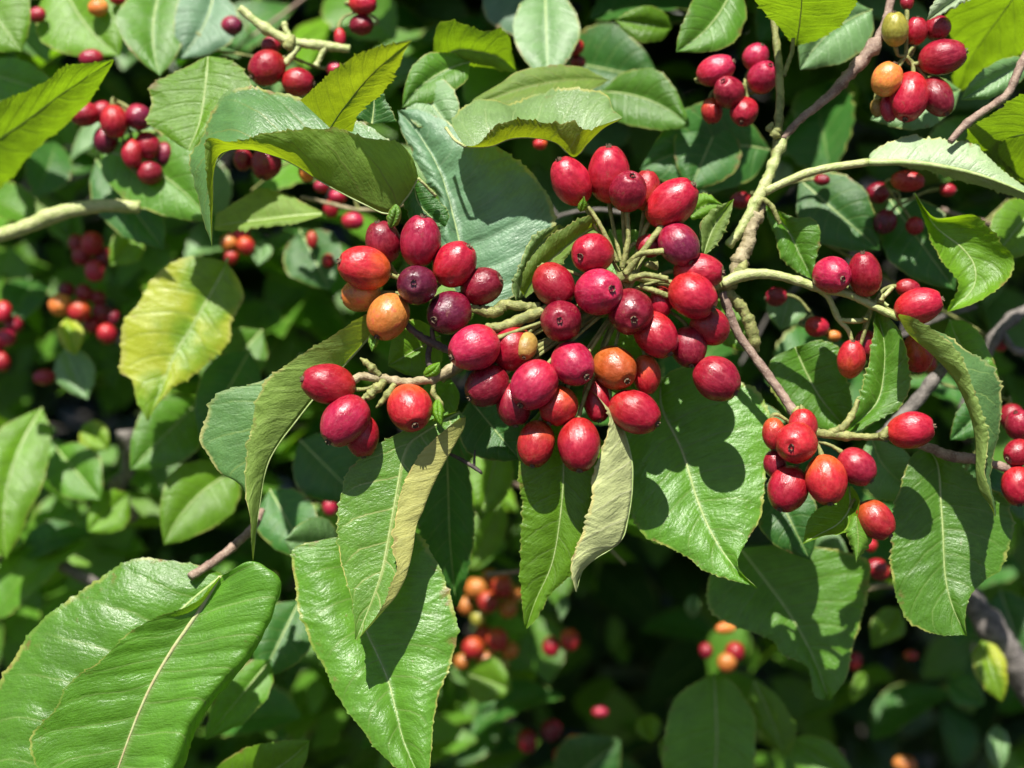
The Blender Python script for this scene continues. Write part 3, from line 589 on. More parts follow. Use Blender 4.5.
SOFT = [
 ('softly blurred cluster of six pink red berries against dark green', (745, 85, -118), [(716, 70, 37, 31, -105, 'P', 734, 62), (729, 92, 32, 32, -100, 'C', 722, 84), (756, 57, 28, 27, -118, 'P'), (763, 77, 32, 31, -108, 'P', 768, 68), (744, 112, 32, 31, -104, 'R', 740, 124), (712, 111, 22, 26, -122, 'M')]),
 ('pair of round blurred red berries above the olive folded leaf', (290, 56, -150), [(267, 68, 38, 36, -140, 'R'), (298, 82, 32, 29, -142, 'R'), (335, 69, 18, 16, -160, 'P'), (271, 45, 20, 18, -170, 'C')]),
 ('blurred cluster of dark maroon berries with one lit red berry', (118, 104, -230), [(84, 114, 30, 25, -225, 'C'), (102, 112, 22, 22, -235, 'C'), (114, 122, 28, 33, -215, 'R'), (139, 117, 27, 26, -220, 'D'), (106, 140, 26, 28, -240, 'D'), (132, 154, 22, 30, -225, 'R'), (148, 146, 26, 28, -235, 'C'), (150, 173, 26, 24, -232, 'C'), (165, 154, 20, 24, -244, 'D')]),
 ('blurred dark berries tucked under the olive underside of a folded leaf', (270, 145, -210), [(243, 160, 20, 22, -210, 'C'), (266, 164, 32, 32, -200, 'C'), (307, 172, 18, 20, -205, 'O')]),
 ('blurred pair of dark red berries over a deep black gap', (90, 225, -430), [(92, 244, 23, 24, -425, 'R'), (95, 271, 22, 21, -420, 'P'), (82, 256, 20, 20, -440, 'C'), (104, 258, 18, 20, -440, 'D'), (76, 243, 16, 18, -445, 'C')]),
 ('blurred orange berries with darker ones around a black gap', (86, 300, -440), [(60, 305, 23, 23, -430, 'O'), (79, 311, 23, 23, -425, 'M'), (84, 293, 18, 18, -445, 'C'), (101, 312, 18, 18, -445, 'D'), (107, 334, 20, 21, -435, 'R'), (92, 325, 18, 18, -450, 'C'), (112, 318, 16, 18, -452, 'D'), (98, 298, 16, 16, -450, 'C'), (66, 290, 16, 16, -450, 'D')]),
 ('red berries cut off at the edge, beside a blurred lit leaf', (-8, 320, -430), [(3, 312, 18, 22, -425, 'R'), (6, 338, 20, 18, -430, 'P'), (2, 362, 18, 20, -430, 'R'), (14, 325, 18, 18, -440, 'C'), (-4, 346, 18, 18, -440, 'C')]),
 ('small blurred red berry low over a grey dead twig', (46, 372, -450), [(44, 377, 22, 16, -440, 'P')]),
 ('tight blurred knot of salmon berries behind the hanging dry leaf tip', (236, 230, -400), [(240, 233, 20, 18, -395, 'P'), (229, 243, 18, 18, -392, 'O'), (246, 246, 19, 18, -390, 'M'), (231, 257, 16, 16, -395, 'M')]),
 ('single blurred orange berry close to the yellowing leaf edge', (238, 340, -420), [(235, 349, 16, 16, -410, 'M')]),
 ('blurred pink berries in shade above the dark purple berry', (340, 200, -330), [(338, 196, 18, 16, -325, 'P'), (331, 209, 16, 18, -330, 'R'), (353, 221, 22, 18, -325, 'P'), (328, 261, 14, 14, -335, 'R'), (312, 240, 12, 18, -340, 'M'), (322, 186, 16, 14, -335, 'P')]),
 ('dark maroon berries deep in the shade near the top edge', (362, 10, -200), [(363, 4, 28, 22, -195, 'R'), (361, 25, 24, 22, -205, 'C'), (340, 38, 12, 20, -190, 'R')]),
 ('blurred red berry between two lit leaves at the top', (574, 40, -260), [(573, 47, 22, 18, -255, 'R'), (578, 62, 16, 14, -265, 'C'), (540, 144, 14, 12, -210, 'M')]),
 ('upper cluster of blurred salmon and orange berries in the low dim gap', (494, 580, -560), [(476, 588, 22, 22, -555, 'O'), (502, 586, 22, 24, -550, 'M'), (488, 602, 22, 22, -545, 'M'), (508, 608, 20, 20, -560, 'O'), (466, 606, 16, 18, -570, 'O'), (490, 578, 18, 18, -575, 'O'), (514, 594, 16, 18, -575, 'O'), (478, 618, 16, 16, -570, 'Y')]),
 ('lower cluster of blurred salmon berries in the low dim gap', (494, 624, -580), [(473, 648, 22, 22, -575, 'M'), (497, 640, 23, 24, -570, 'M'), (484, 634, 18, 18, -590, 'M'), (510, 650, 18, 18, -590, 'O'), (462, 662, 16, 16, -590, 'O'), (486, 660, 20, 18, -585, 'O'), (502, 664, 16, 16, -595, 'Y')]),
 ('blurred pair of scarlet and orange berries under the long green leaf tip', (562, 628, -560), [(570, 640, 20, 22, -555, 'M'), (551, 647, 18, 20, -560, 'R')]),
 ('blurred red, purple and orange berries at the very bottom', (552, 718, -600), [(527, 741, 20, 24, -595, 'R'), (551, 730, 22, 22, -605, 'D'), (574, 746, 20, 22, -600, 'O'), (562, 757, 18, 20, -602, 'M'), (600, 712, 16, 12, -620, 'P')]),
 ('blurred red and orange berries hanging in the black gap', (730, 636, -520), [(735, 652, 20, 20, -510, 'R'), (727, 663, 20, 20, -505, 'O'), (726, 628, 22, 12, -525, 'O'), (706, 651, 14, 16, -530, 'C')]),
 ('blurred red berry beneath the small curled leaf', (784, 548, -260), [(788, 556, 18, 22, -255, 'R'), (796, 572, 12, 16, -260, 'M')]),
 ('blurred scarlet berry below the lone hanging berry', (880, 552, -280), [(876, 568, 22, 20, -275, 'R'), (870, 545, 14, 14, -285, 'R')]),
 ('blurred shaded berries, one brick red and one maroon, under the twisted leaf', (900, 205, -190), [(885, 222, 24, 25, -185, 'D'), (915, 226, 18, 18, -180, 'R'), (878, 193, 24, 22, -195, 'C'), (908, 181, 33, 22, -150, 'M'), (948, 190, 16, 14, -200, 'R')]),
 ('blurred red berry in the dark gap below the pale arching stem', (812, 315, -150), [(817, 327, 24, 21, -140, 'R'), (834, 336, 14, 12, -145, 'O'), (776, 297, 22, 20, -150, 'C')]),
 ('small dark red berries behind the brown branch fork', (742, 196, -200), [(741, 200, 22, 18, -195, 'R'), (822, 180, 16, 12, -190, 'C'), (1000, 345, 14, 14, -300, 'M')]),
 ('blurred red speck of a berry between the two lit lower leaves', (330, 490, -420), [(337, 489, 14, 18, -415, 'P'), (330, 507, 15, 18, -420, 'P'), (193, 412, 22, 20, -440, 'C')]),
 ('small blurred berry low in the black corner gap', (900, 756, -560), [(905, 764, 24, 18, -550, 'O'), (855, 661, 14, 18, -555, 'R'), (911, 655, 14, 10, -560, 'M')]),
 ('blurred pinkish berries at the top corner above a bright leaf', (100, 6, -280), [(98, 8, 20, 18, -275, 'O'), (37, 15, 18, 16, -285, 'P'), (91, 58, 24, 18, -270, 'P'), (118, -2, 18, 14, -275, 'R'), (232, 26, 22, 20, -260, 'D'), (8, 207, 18, 14, -420, 'O')]),
 ('dim red berries behind the drooping leaf beside the grey twig', (1010, 400, -200), [(1012, 418, 26, 28, -190, 'C'), (880, 572, 20, 18, -300, 'R'), (930, 364, 14, 16, -260, 'M')]),
]
for lab, core, bl in SOFT: cluster(lab, 'blurred berry clusters deeper in the shrub', core, bl, stalkw=1.6, detail=core[2] > -260)

# ================================================================== LARGE LEAVES (traced outlines with their own depth)
def rl(s, z0=0, z1=None):
    v = [float(x) for x in s.replace(';', ',').split(',')]
    p = [(v[i], v[i + 1]) for i in range(0, len(v), 2)]; z1 = z0 if z1 is None else z1
    n = len(p) - 1
    return [(x, y, z0 + (z1 - z0) * i / n) for i, (x, y) in enumerate(p)]
def taco(near, mid, far, zn, zm, zf):
    """folded leaf: the three rails meet at base and tip"""
    out = []
    for s, z in ((near, zn), (mid, zm), (far, zf)):
        p = rl(s, 0); n = len(p) - 1
        out.append([(x, y, zm + (z - zm) * math.sin(math.pi * min(max(i / n, 0), 1)) ** 0.6) for i, (x, y, _) in enumerate(p)])
    return out
leaf('folded glossy leaf with olive underside and dry hanging tip over the left berries',
     taco('418,176;412,157;395,141;365,138;335,129;300,129;270,133;235,142;207,139;206,165;209,200;212,248', '418,178;406,198;388,214;350,197;320,181;285,160;250,150;222,153;214,170;213,195;212,222;212,249', '417,174;400,150;375,131;330,108;280,92;247,88;222,97;207,128;200,142;190,160;194,185;212,248', 34, 4, -55), 1, 'under',
     top=(1, 1), seed=1, bulge=5, petiole=[(424, 184, 2), (436, 196, -6)], ruff=2.6, nv=12, ribw=1.2)
leaf('broad bluish green leaf, half in shade, behind the red berries',
     [rl('470,312;450,280;441,240;442,206;424,173;404,136;398,111', 6, -50), rl('474,312;464,262;452,212;440,172;420,136;398,110', 0, -54), rl('482,312;520,292;548,252;554,214;536,179;512,157;488,143;462,131;440,118;418,110;399,110', 10, -50)], 1, 'blue', dz=-58, seed=2, bulge=8, vein=4.5, ruff=3, nv=14, nveins=9)
leaf('small dark leaf with yellow rim wedged behind the two highest left berries',
     [rl('413,184;403,200;410,218;428,228;445,226', -20), rl('414,184;418,202;430,216;445,227', -22), rl('415,183;425,184;436,199;449,214;446,226', -18)], 1, 'deep', seed=3, nv=6, nu=50)
leaf('leaf folded like a trough with pale top and brown ragged tip above the cluster',
     taco('466,146;478,144;495,128;512,120;527,119;554,125;574,122;587,131;600,126;622,118', '466,147;490,146;512,138;537,138;557,143;574,157;588,143;604,128;622,119', '464,145;452,124;458,113;471,102;493,99;512,104;537,94;562,89;587,89;607,95;612,108;622,117', 24, 0, -50), 1, 'trough', top=(1, 1), dz=-22, seed=4, nv=12, petiole=[(455, 140, -24), (446, 128, -50)], ribw=1.2)
leaf('bright backlit pointed leaf standing behind the folded glossy leaf',
     [rl('300,100;322,82;348,61;363,52;386,45;412,40', -60, -50), rl('330,128;345,106;368,78;390,58;412,40', -58, -50), rl('352,132;362,108;383,92;395,72;403,55;412,40', -54, -48)], 1, 'under', top=(0, -1), seed=5, slope=-1.5, dz=40, ribw=0.6)
leaf('little pointed green leaf poking up behind the fold of the glossy leaf',
     [rl('352,116;360,100;373,83', -20), rl('372,124;374,104;374,83', -22), rl('397,122;386,102;375,83', -16)], 1, 'deep', seed=6, dz=-22, nu=50, nv=6)
leaf('large blurred lime leaf pointing inward beside dark maroon berries',
     [rl('-40,130;0,103;45,82;65,66;85,64;113,59', -160, -150), rl('-60,170;-20,150;20,125;60,95;113,60', -160, -150), rl('-50,215;0,189;32,152;70,120;95,92;114,60', -150, -150)], 1, 'lime', top=(0, -1), dz=-110, slope=-1.6, seed=7, ribw=0.7)
leaf('bright green leaf with nibbled tip next to the maroon berries',
     [rl('206,57;190,66;170,76;150,86;153,104;147,121;160,132;180,146', -110, -90), rl('208,57;206,80;203,105;198,128;188,150', -112, -88), rl('210,56;232,62;247,74;250,92;226,106;212,126;198,146;189,151', -110, -84)], 1, 'lime', seed=8, dz=-30)
leaf('yellowing ragged leaf lit by the sun with a shadow across its top',
     [rl('226,262;206,258;188,257;157,274;140,300;125,322;121,352;121,372;133,380;137,400;147,421', -50, -20), rl('226,263;220,277;195,322;175,355;162,388;148,421', -54, -24), rl('227,263;240,283;243,300;231,322;227,342;205,364;185,380;172,388;154,408;148,422', -50, -20)], 1, 'yellow', seed=9, dz=-200, tooth=6, petiole=[(228, 258, -258)])
leaf('leaf folded shut below the left berries, showing its olive underside and long dry tip',
     [rl('368,318;330,344;290,366;254,384;217,394;205,421;202,441;217,469;240,486;252,515;253,562', -14, -8), rl('373,332;356,352;310,404;270,459;259,510;253,562', -8, -4), rl('366,314;338,332;311,349;291,362;264,384;253,421;245,474;250,524;253,562', 16, 6)], 1, 'fold', top=(0, 1), seed=10, dz=-14, bulge=3, nv=12)
leaf('lit serrated leaf hanging under the berries, its edge curled over in dry cream',
     [rl('456,412;410,428;372,448;351,469;340,499;338,524;341,559;347,582;353,605;355,639', 0, 20), rl('460,412;428,430;406,449;396,496;388,540;381,574;370,605;356,640', -6, 18), rl('466,417;463,431;446,461;433,486;418,524;412,556;400,590;380,614;357,641', -2, 22), rl('460,418;432,441;417,460;404,487;398,505;395,534;392,550;396,572;380,610;357,641', 12, 26)], 1, 'cream', seed=11, dz=-14, slope=0.04, ruff=1.6, nv=9)
leaf('large green leaf pointing down, a pointed shadow on its midrib, beneath the cream edged leaf',
     [rl('344,536;318,541;293,552;296,590;300,612;313,648;327,671;341,701;358,723;375,748;395,766;426,788', 0, 16), rl('350,538;352,580;362,620;376,652;388,680;396,711;405,745;426,790', -10, 10), rl('358,536;396,530;420,537;436,562;451,600;456,636;451,663;440,688;435,715;431,745;428,790', 2, 18)], 1, 'green', seed=12, dz=-60, slope=0.2, bulge=7, vein=2.8, nv=13, rib='rib')
leaf('pale glossy leaf lying behind the leaf with the tan midrib',
     [rl('222,574;200,566;175,562;140,559;107,573;62,606;32,631;12,663;-6,695;-25,750;-30,820', -40, -40), rl('222,576;192,600;150,640;105,690;60,745;20,800;-28,830', -30, -16), rl('222,578;205,615;165,665;120,720;80,770;20,830;-26,836', -34, -14)], 1, 'green', seed=13, dz=-40, slope=0.12, bulge=8, vein=4.0, nveins=9, nv=14)
leaf('large corrugated green leaf with a tan midrib and cream rolled edge',
     [rl('219,577;195,602;160,616;130,632;100,661;66,686;55,711;34,733;34,760;60,815', 6, 20), rl('221,577;195,617;172,650;150,688;130,735;102,815', -4, 10), rl('223,575;250,562;272,575;275,592;262,625;243,655;205,700;186,728;174,760;150,815', 6, 26), rl('223,577;248,578;266,590;270,606;252,645;236,672;210,706;194,734;184,764;152,815', -30, -10)], 1, 'green', seed=14, dz=16, rib='ribtan', ribw=2.9, vein=3.2, nveins=10, nv=12, ruff=2.4)
leaf('long dark leaf in the shade straight below the two hanging berries',
     [rl('540,410;519,440;518,470;522,501;521,534;519,569;521,590;524,624', -6, -30), rl('566,415;564,450;562,500;553,560;536,600;526,628', -16, -34), rl('590,420;604,450;602,490;594,530;577,568;549,596;537,618;527,629', -10, -30)], 1, 'lime', seed=15, dz=4, slope=0.0, nv=10)
leaf('dry pale leaf folded on edge with a crinkled yellow rim, under the cluster',
     [rl('586,388;600,398;608,412;608,434;594,474;592,496;586,524;576,549;571,568;576,592', 22, 14), rl('590,389;612,411;624,434;632,466;631,501;622,540;599,556;580,574;577,592', 0, 4), rl('592,392;615,418;622,440;628,470;622,505;612,538;596,552;580,575;577,591', -30, -10)], 1, 'pale', top=(0, -1), seed=16, dz=2, serr=3, tooth=8, ruff=4, nv=12)
leaf('broad serrated green leaf under the cluster, dappled with berry shadows',
     [rl('660,382;636,400;625,432;629,459;631,509;644,534;667,546;687,556;702,569;719,576;747,584;756,588', -12, 0), rl('661,384;662,409;682,451;697,499;712,534;732,564;757,588', -18, -4), rl('662,381;672,371;700,366;737,382;757,391;768,412;769,441;764,484;759,519;745,544;738,566;758,589', -10, 4)], 1, 'green', seed=17, dz=-78, slope=0.26, bulge=5, vein=2.2, tooth=6, serr=4.2, nv=14, rib='rib', ribw=2, petiole=[(654, 366, -60), (640, 330, -40)])
leaf('broad hanging leaf half in shade below the rough dark twig',
     [rl('927,448;912,455;900,487;893,514;892,544;892,574;893,585;903,613;918,627;940,635;965,635', -6, 12), rl('929,450;938,466;941,504;943,534;945,574;952,605;966,636', -14, 8), rl('931,449;950,458;980,482;1006,498;1014,524;1010,544;1000,569;985,580;970,596;965,616;967,636', -2, 14)], 1, 'green', seed=18, dz=-66, slope=0.05, nv=13, tooth=6)
leaf('long drooping folded leaf with olive underside and cream edge near the lone red berry',
     [rl('899,314;915,319;938,333;958,352;970,380;981,414;988,441;985,470;992,500;995,516', 10, 10), rl('898,316;908,333;930,353;945,368;958,387;970,415;975,440;977,484;990,506;995,517', -6, 0), rl('900,316;925,326;953,340;980,358;996,374;1003,409;998,436;993,452;991,482;996,515', -34, -8)], 1, 'fold', top=(1, 1), seed=19, dz=26, nv=11, ribw=0)
leaf('upright dark green leaf clasping the arching stem beside the orange pink berry',
     [rl('837,434;846,426;856,408;864,384;870,357;873,337;876,313', 4, 0), rl('838,436;860,420;878,400;884,370;884,342;877,313', -4, -6), rl('839,438;875,421;898,409;909,390;908,367;904,342;893,322;878,313', 8, 4)], 1, 'green', seed=20, dz=-30, nv=9, nu=80)
leaf('twisted bright leaf with pale rim at the right of the upper shade gap',
     [rl('914,193;919,207;930,239;945,263;955,276;957,289;947,311', -6, 0), rl('914,193;935,226;962,248;975,268;972,290;948,312', -22, -6), rl('915,193;930,214;943,219;973,216;993,232;1005,249;1014,264;1003,284;978,302;948,312', 4, 6)], 1, 'lime', seed=21, dz=-58, nv=11, nu=80, bulge=-5)
leaf('small shaded leaf with bright rim above the pale arching stem',
     [rl('764,205;768,216;775,234;783,259;798,272;812,279', -4), rl('766,205;786,228;800,255;813,280', -10), rl('768,205;793,217;815,220;819,242;815,264;814,280', 0)], 1, 'green', seed=22, dz=-78, nv=8, nu=60)
leaf('whitish leaf seen along its thick pale midrib near the top corner',
     [rl('868,161;873,151;905,137;943,141;968,142;985,155;1003,172;1030,190', -16, -6), rl('868,162;918,163;968,172;1002,183;1032,196', 0, 10), rl('868,163;910,168;960,180;1000,192;1032,202', -30, -10)], 1, 'white', seed=23, dz=-46, rib='green' if False else 'rib', ribw=4.0, petiole=[(818, 170, -46), (790, 180, -48), (765, 192, -48)], petw=4.2)
leaf('large bright backlit leaf filling the top corner',
     [rl('990,-40;966,-10;945,22;955,45;953,82;958,90', -20, -20), rl('1060,-60;1020,-10;990,30;970,60;958,91', -24, -22), rl('1090,20;1040,46;1008,60;980,78;959,92', -16, -18)], 1, 'lime', top=(0, -1), seed=24, dz=-20, slope=-1.5, ribw=0.8)
leaf('olive green backlit leaf cut off at the edge below the large bright corner leaf',
     [rl('1060,85;1024,94;995,112;968,131;978,152;1000,168;1040,188', 0), rl('1075,120;1040,130;1005,138;985,142;975,146', -6), rl('1060,180;1030,182;1005,176;988,164;972,146', 0)], 1, 'lime', top=(0, -1), seed=25, dz=-40, slope=-1.5, ribw=0.8)
leaf('pale thin leaf curled above the yellow green berry', [rl('990,-16;965,0;945,12;929,20', 0), rl('985,-30;960,-4;944,8;928,20', -6), rl('975,-40;950,-14;934,2;927,20', 0)], 1, 'white', seed=26, dz=-40, nv=6, nu=50)
leaf('green leaf hanging by its stalk from the top edge',
     [rl('795,46;782,30;766,14;752,-8;750,-60', 0), rl('796,45;800,20;802,-10;800,-60', -6), rl('797,46;825,36;848,16;855,-4;845,-60', 0)], 1, 'lime', top=(0, -1), seed=27, dz=-90, slope=-1.5, ribw=0.8)
leaf('blurred yellow green leaf lit from above, standing on edge',
     [rl('432,64;434,40;438,24;453,21;481,31;506,34;516,70', -10), rl('432,66;455,50;480,52;500,58;517,72', -6), rl('432,68;455,68;480,66;505,70;518,74', 4)], 1, 'lime', top=(0, -1), seed=28, dz=-150, slope=-1.5, ribw=0.8)
leaf('narrow yellow green leaf cupping the berries of the main cluster',
     [rl('520,290;528,262;545,242;567,226;587,217;601,222', 8), rl('524,296;540,270;558,254;580,236;601,223', -2), rl('526,298;545,282;558,268;572,250;598,236;602,224', 4)], 1, 'under', top=(0, -1), seed=29, dz=-10, nv=7, nu=60)
leaf('dry brown edged strip of leaf curling at the rim of the bluish leaf',
     [rl('516,300;512,286;522,262;528,246;540,232;560,224', 0), rl('518,299;522,280;528,262;540,244;562,226', -8), rl('522,298;530,276;540,256;552,242;564,226', -12)], 1, 'pale', seed=30, dz=-22, nv=6, nu=60, ribw=0)
leaf('small upright leaf just behind the upper end berry of the main cluster',
     [rl('702,252;699,232;703,220;714,210;733,199', 0), rl('704,254;710,236;718,220;733,199', -6), rl('706,254;722,238;729,218;734,199', 0)], 1, 'green', top=(0, -1), seed=31, dz=-24, nv=6, nu=50)
leaf('small flat green leaf peeping above the small upright leaf', [rl('690,214;694,200;704,193;722,204', 0), rl('690,216;700,208;710,204;723,205', 0), rl('692,220;704,218;714,212;724,206', 0)], 1, 'lime', seed=32, dz=-60, nv=5, nu=40, ribw=0.8)
leaf('small bright lime leaf curled under the tight knot of orange red berries',
     [rl('848,487;838,500;822,508;808,520;803,543', -24), rl('850,486;850,508;838,524;820,534;803,543', -8), rl('852,486;860,502;853,522;841,532;822,537;803,544', 10)], 1, 'lime', seed=33, dz=-8, nv=8, nu=60, serr=2, bulge=-4)
leaf('withered pale yellow bract beneath the hanging orange red berry', [rl('852,516;848,532;852,548;856,562', 4), rl('856,516;858,534;858,548;856,563', 10), rl('860,518;872,536;868,546;857,562', 0)], 1, 'cream', seed=34, dz=-4, nv=5, nu=40, ribw=0)
leaf('softly lit leaf behind the slanting twig, touched by a shadow',
     [rl('792,348;770,362;772,390;790,412;822,428;850,432', 0), rl('795,347;806,372;822,400;850,433', -6), rl('798,346;818,341;838,348;848,380;852,410;851,433', 2)], 1, 'green', seed=35, dz=-95, nv=9, nu=60)
leaf('dim green leaf behind the lone red berry', [rl('868,440;860,460;868,488;890,500;918,496', 0), rl('872,440;884,466;918,497', -4), rl('880,440;905,452;915,475;919,497', 4)], 1, 'dusty', seed=36, dz=-110, nv=8, nu=50)
leaf('big soft leaf in the lower gap, half covered by a dark shadow',
     [rl('716,560;708,585;712,612;740,628;768,637;785,655;808,668;815,696;828,700', 0, 10), rl('740,548;765,580;790,615;812,655;829,700', -8, 4), rl('770,545;820,548;866,560;866,600;855,638;846,676;830,701', 4, 14)], 1, 'green', seed=37, dz=-190, slope=0.1, nv=11)
leaf('dark blurred leaf with a bright rim at the bottom of the black gap',
     [rl('712,674;687,688;672,705;664,740;668,790;700,830', 0), rl('714,674;716,710;716,760;704,830', -8), rl('716,674;734,684;753,716;755,748;750,800;708,830', 4)], 1, 'green', seed=38, dz=-330, nv=9, nu=60)
leaf('blurred leaf lobe catching light beside the dark blurred leaf', [rl('752,682;750,705;762,728;785,756', 0), rl('754,682;766,706;786,757', 0), rl('758,681;778,700;795,730;787,757', 0)], 1, 'lime', seed=39, dz=-360, nv=6, nu=40)
leaf('dark shaded leaf hanging between the cream edged leaf and the long dark leaf',
     [rl('432,436;418,470;418,520;430,560;452,604', 0), rl('446,432;448,480;450,540;456,606', -6), rl('458,440;470,480;473,540;466,580;458,607', 2)], 1, 'deep', seed=40, dz=-110, slope=-0.3, nv=9, nu=60)
leaf('olive leaf lit along its top behind the dry hanging leaf tip',
     [rl('322,212;300,202;280,194;262,190;240,200;216,214', -10), rl('322,214;295,216;262,220;240,222;214,226', 0), rl('322,216;296,222;262,226;240,230;214,230', 8)], 1, 'under', top=(0, -1), seed=41, dz=-200, nv=7, nu=50)

for lab_, b_ in (('withered scrap of leaf sticking up over the left berry cluster', (390, 228, 396, 204, 12)), ('dry grey bract tucked beside the blackened stem', (378, 330, 372, 352, 9)), ('pale dry husk in the heart of the main cluster', (622, 300, 600, 318, 14)),
                ('small green bract at the top of the main cluster', (580, 212, 584, 196, 10)), ('tiny green bract standing above the pale stem', (424, 376, 440, 362, 9)), ('small lime bract hanging between berry and cream fold', (438, 398, 442, 426, 9))):
    sleaf(lab_, *b_, 8, 14, 'cream' if 'dry' in lab_ or 'withered' in lab_ else 'lime', cup=-3, ribw=0, bend=0.08)

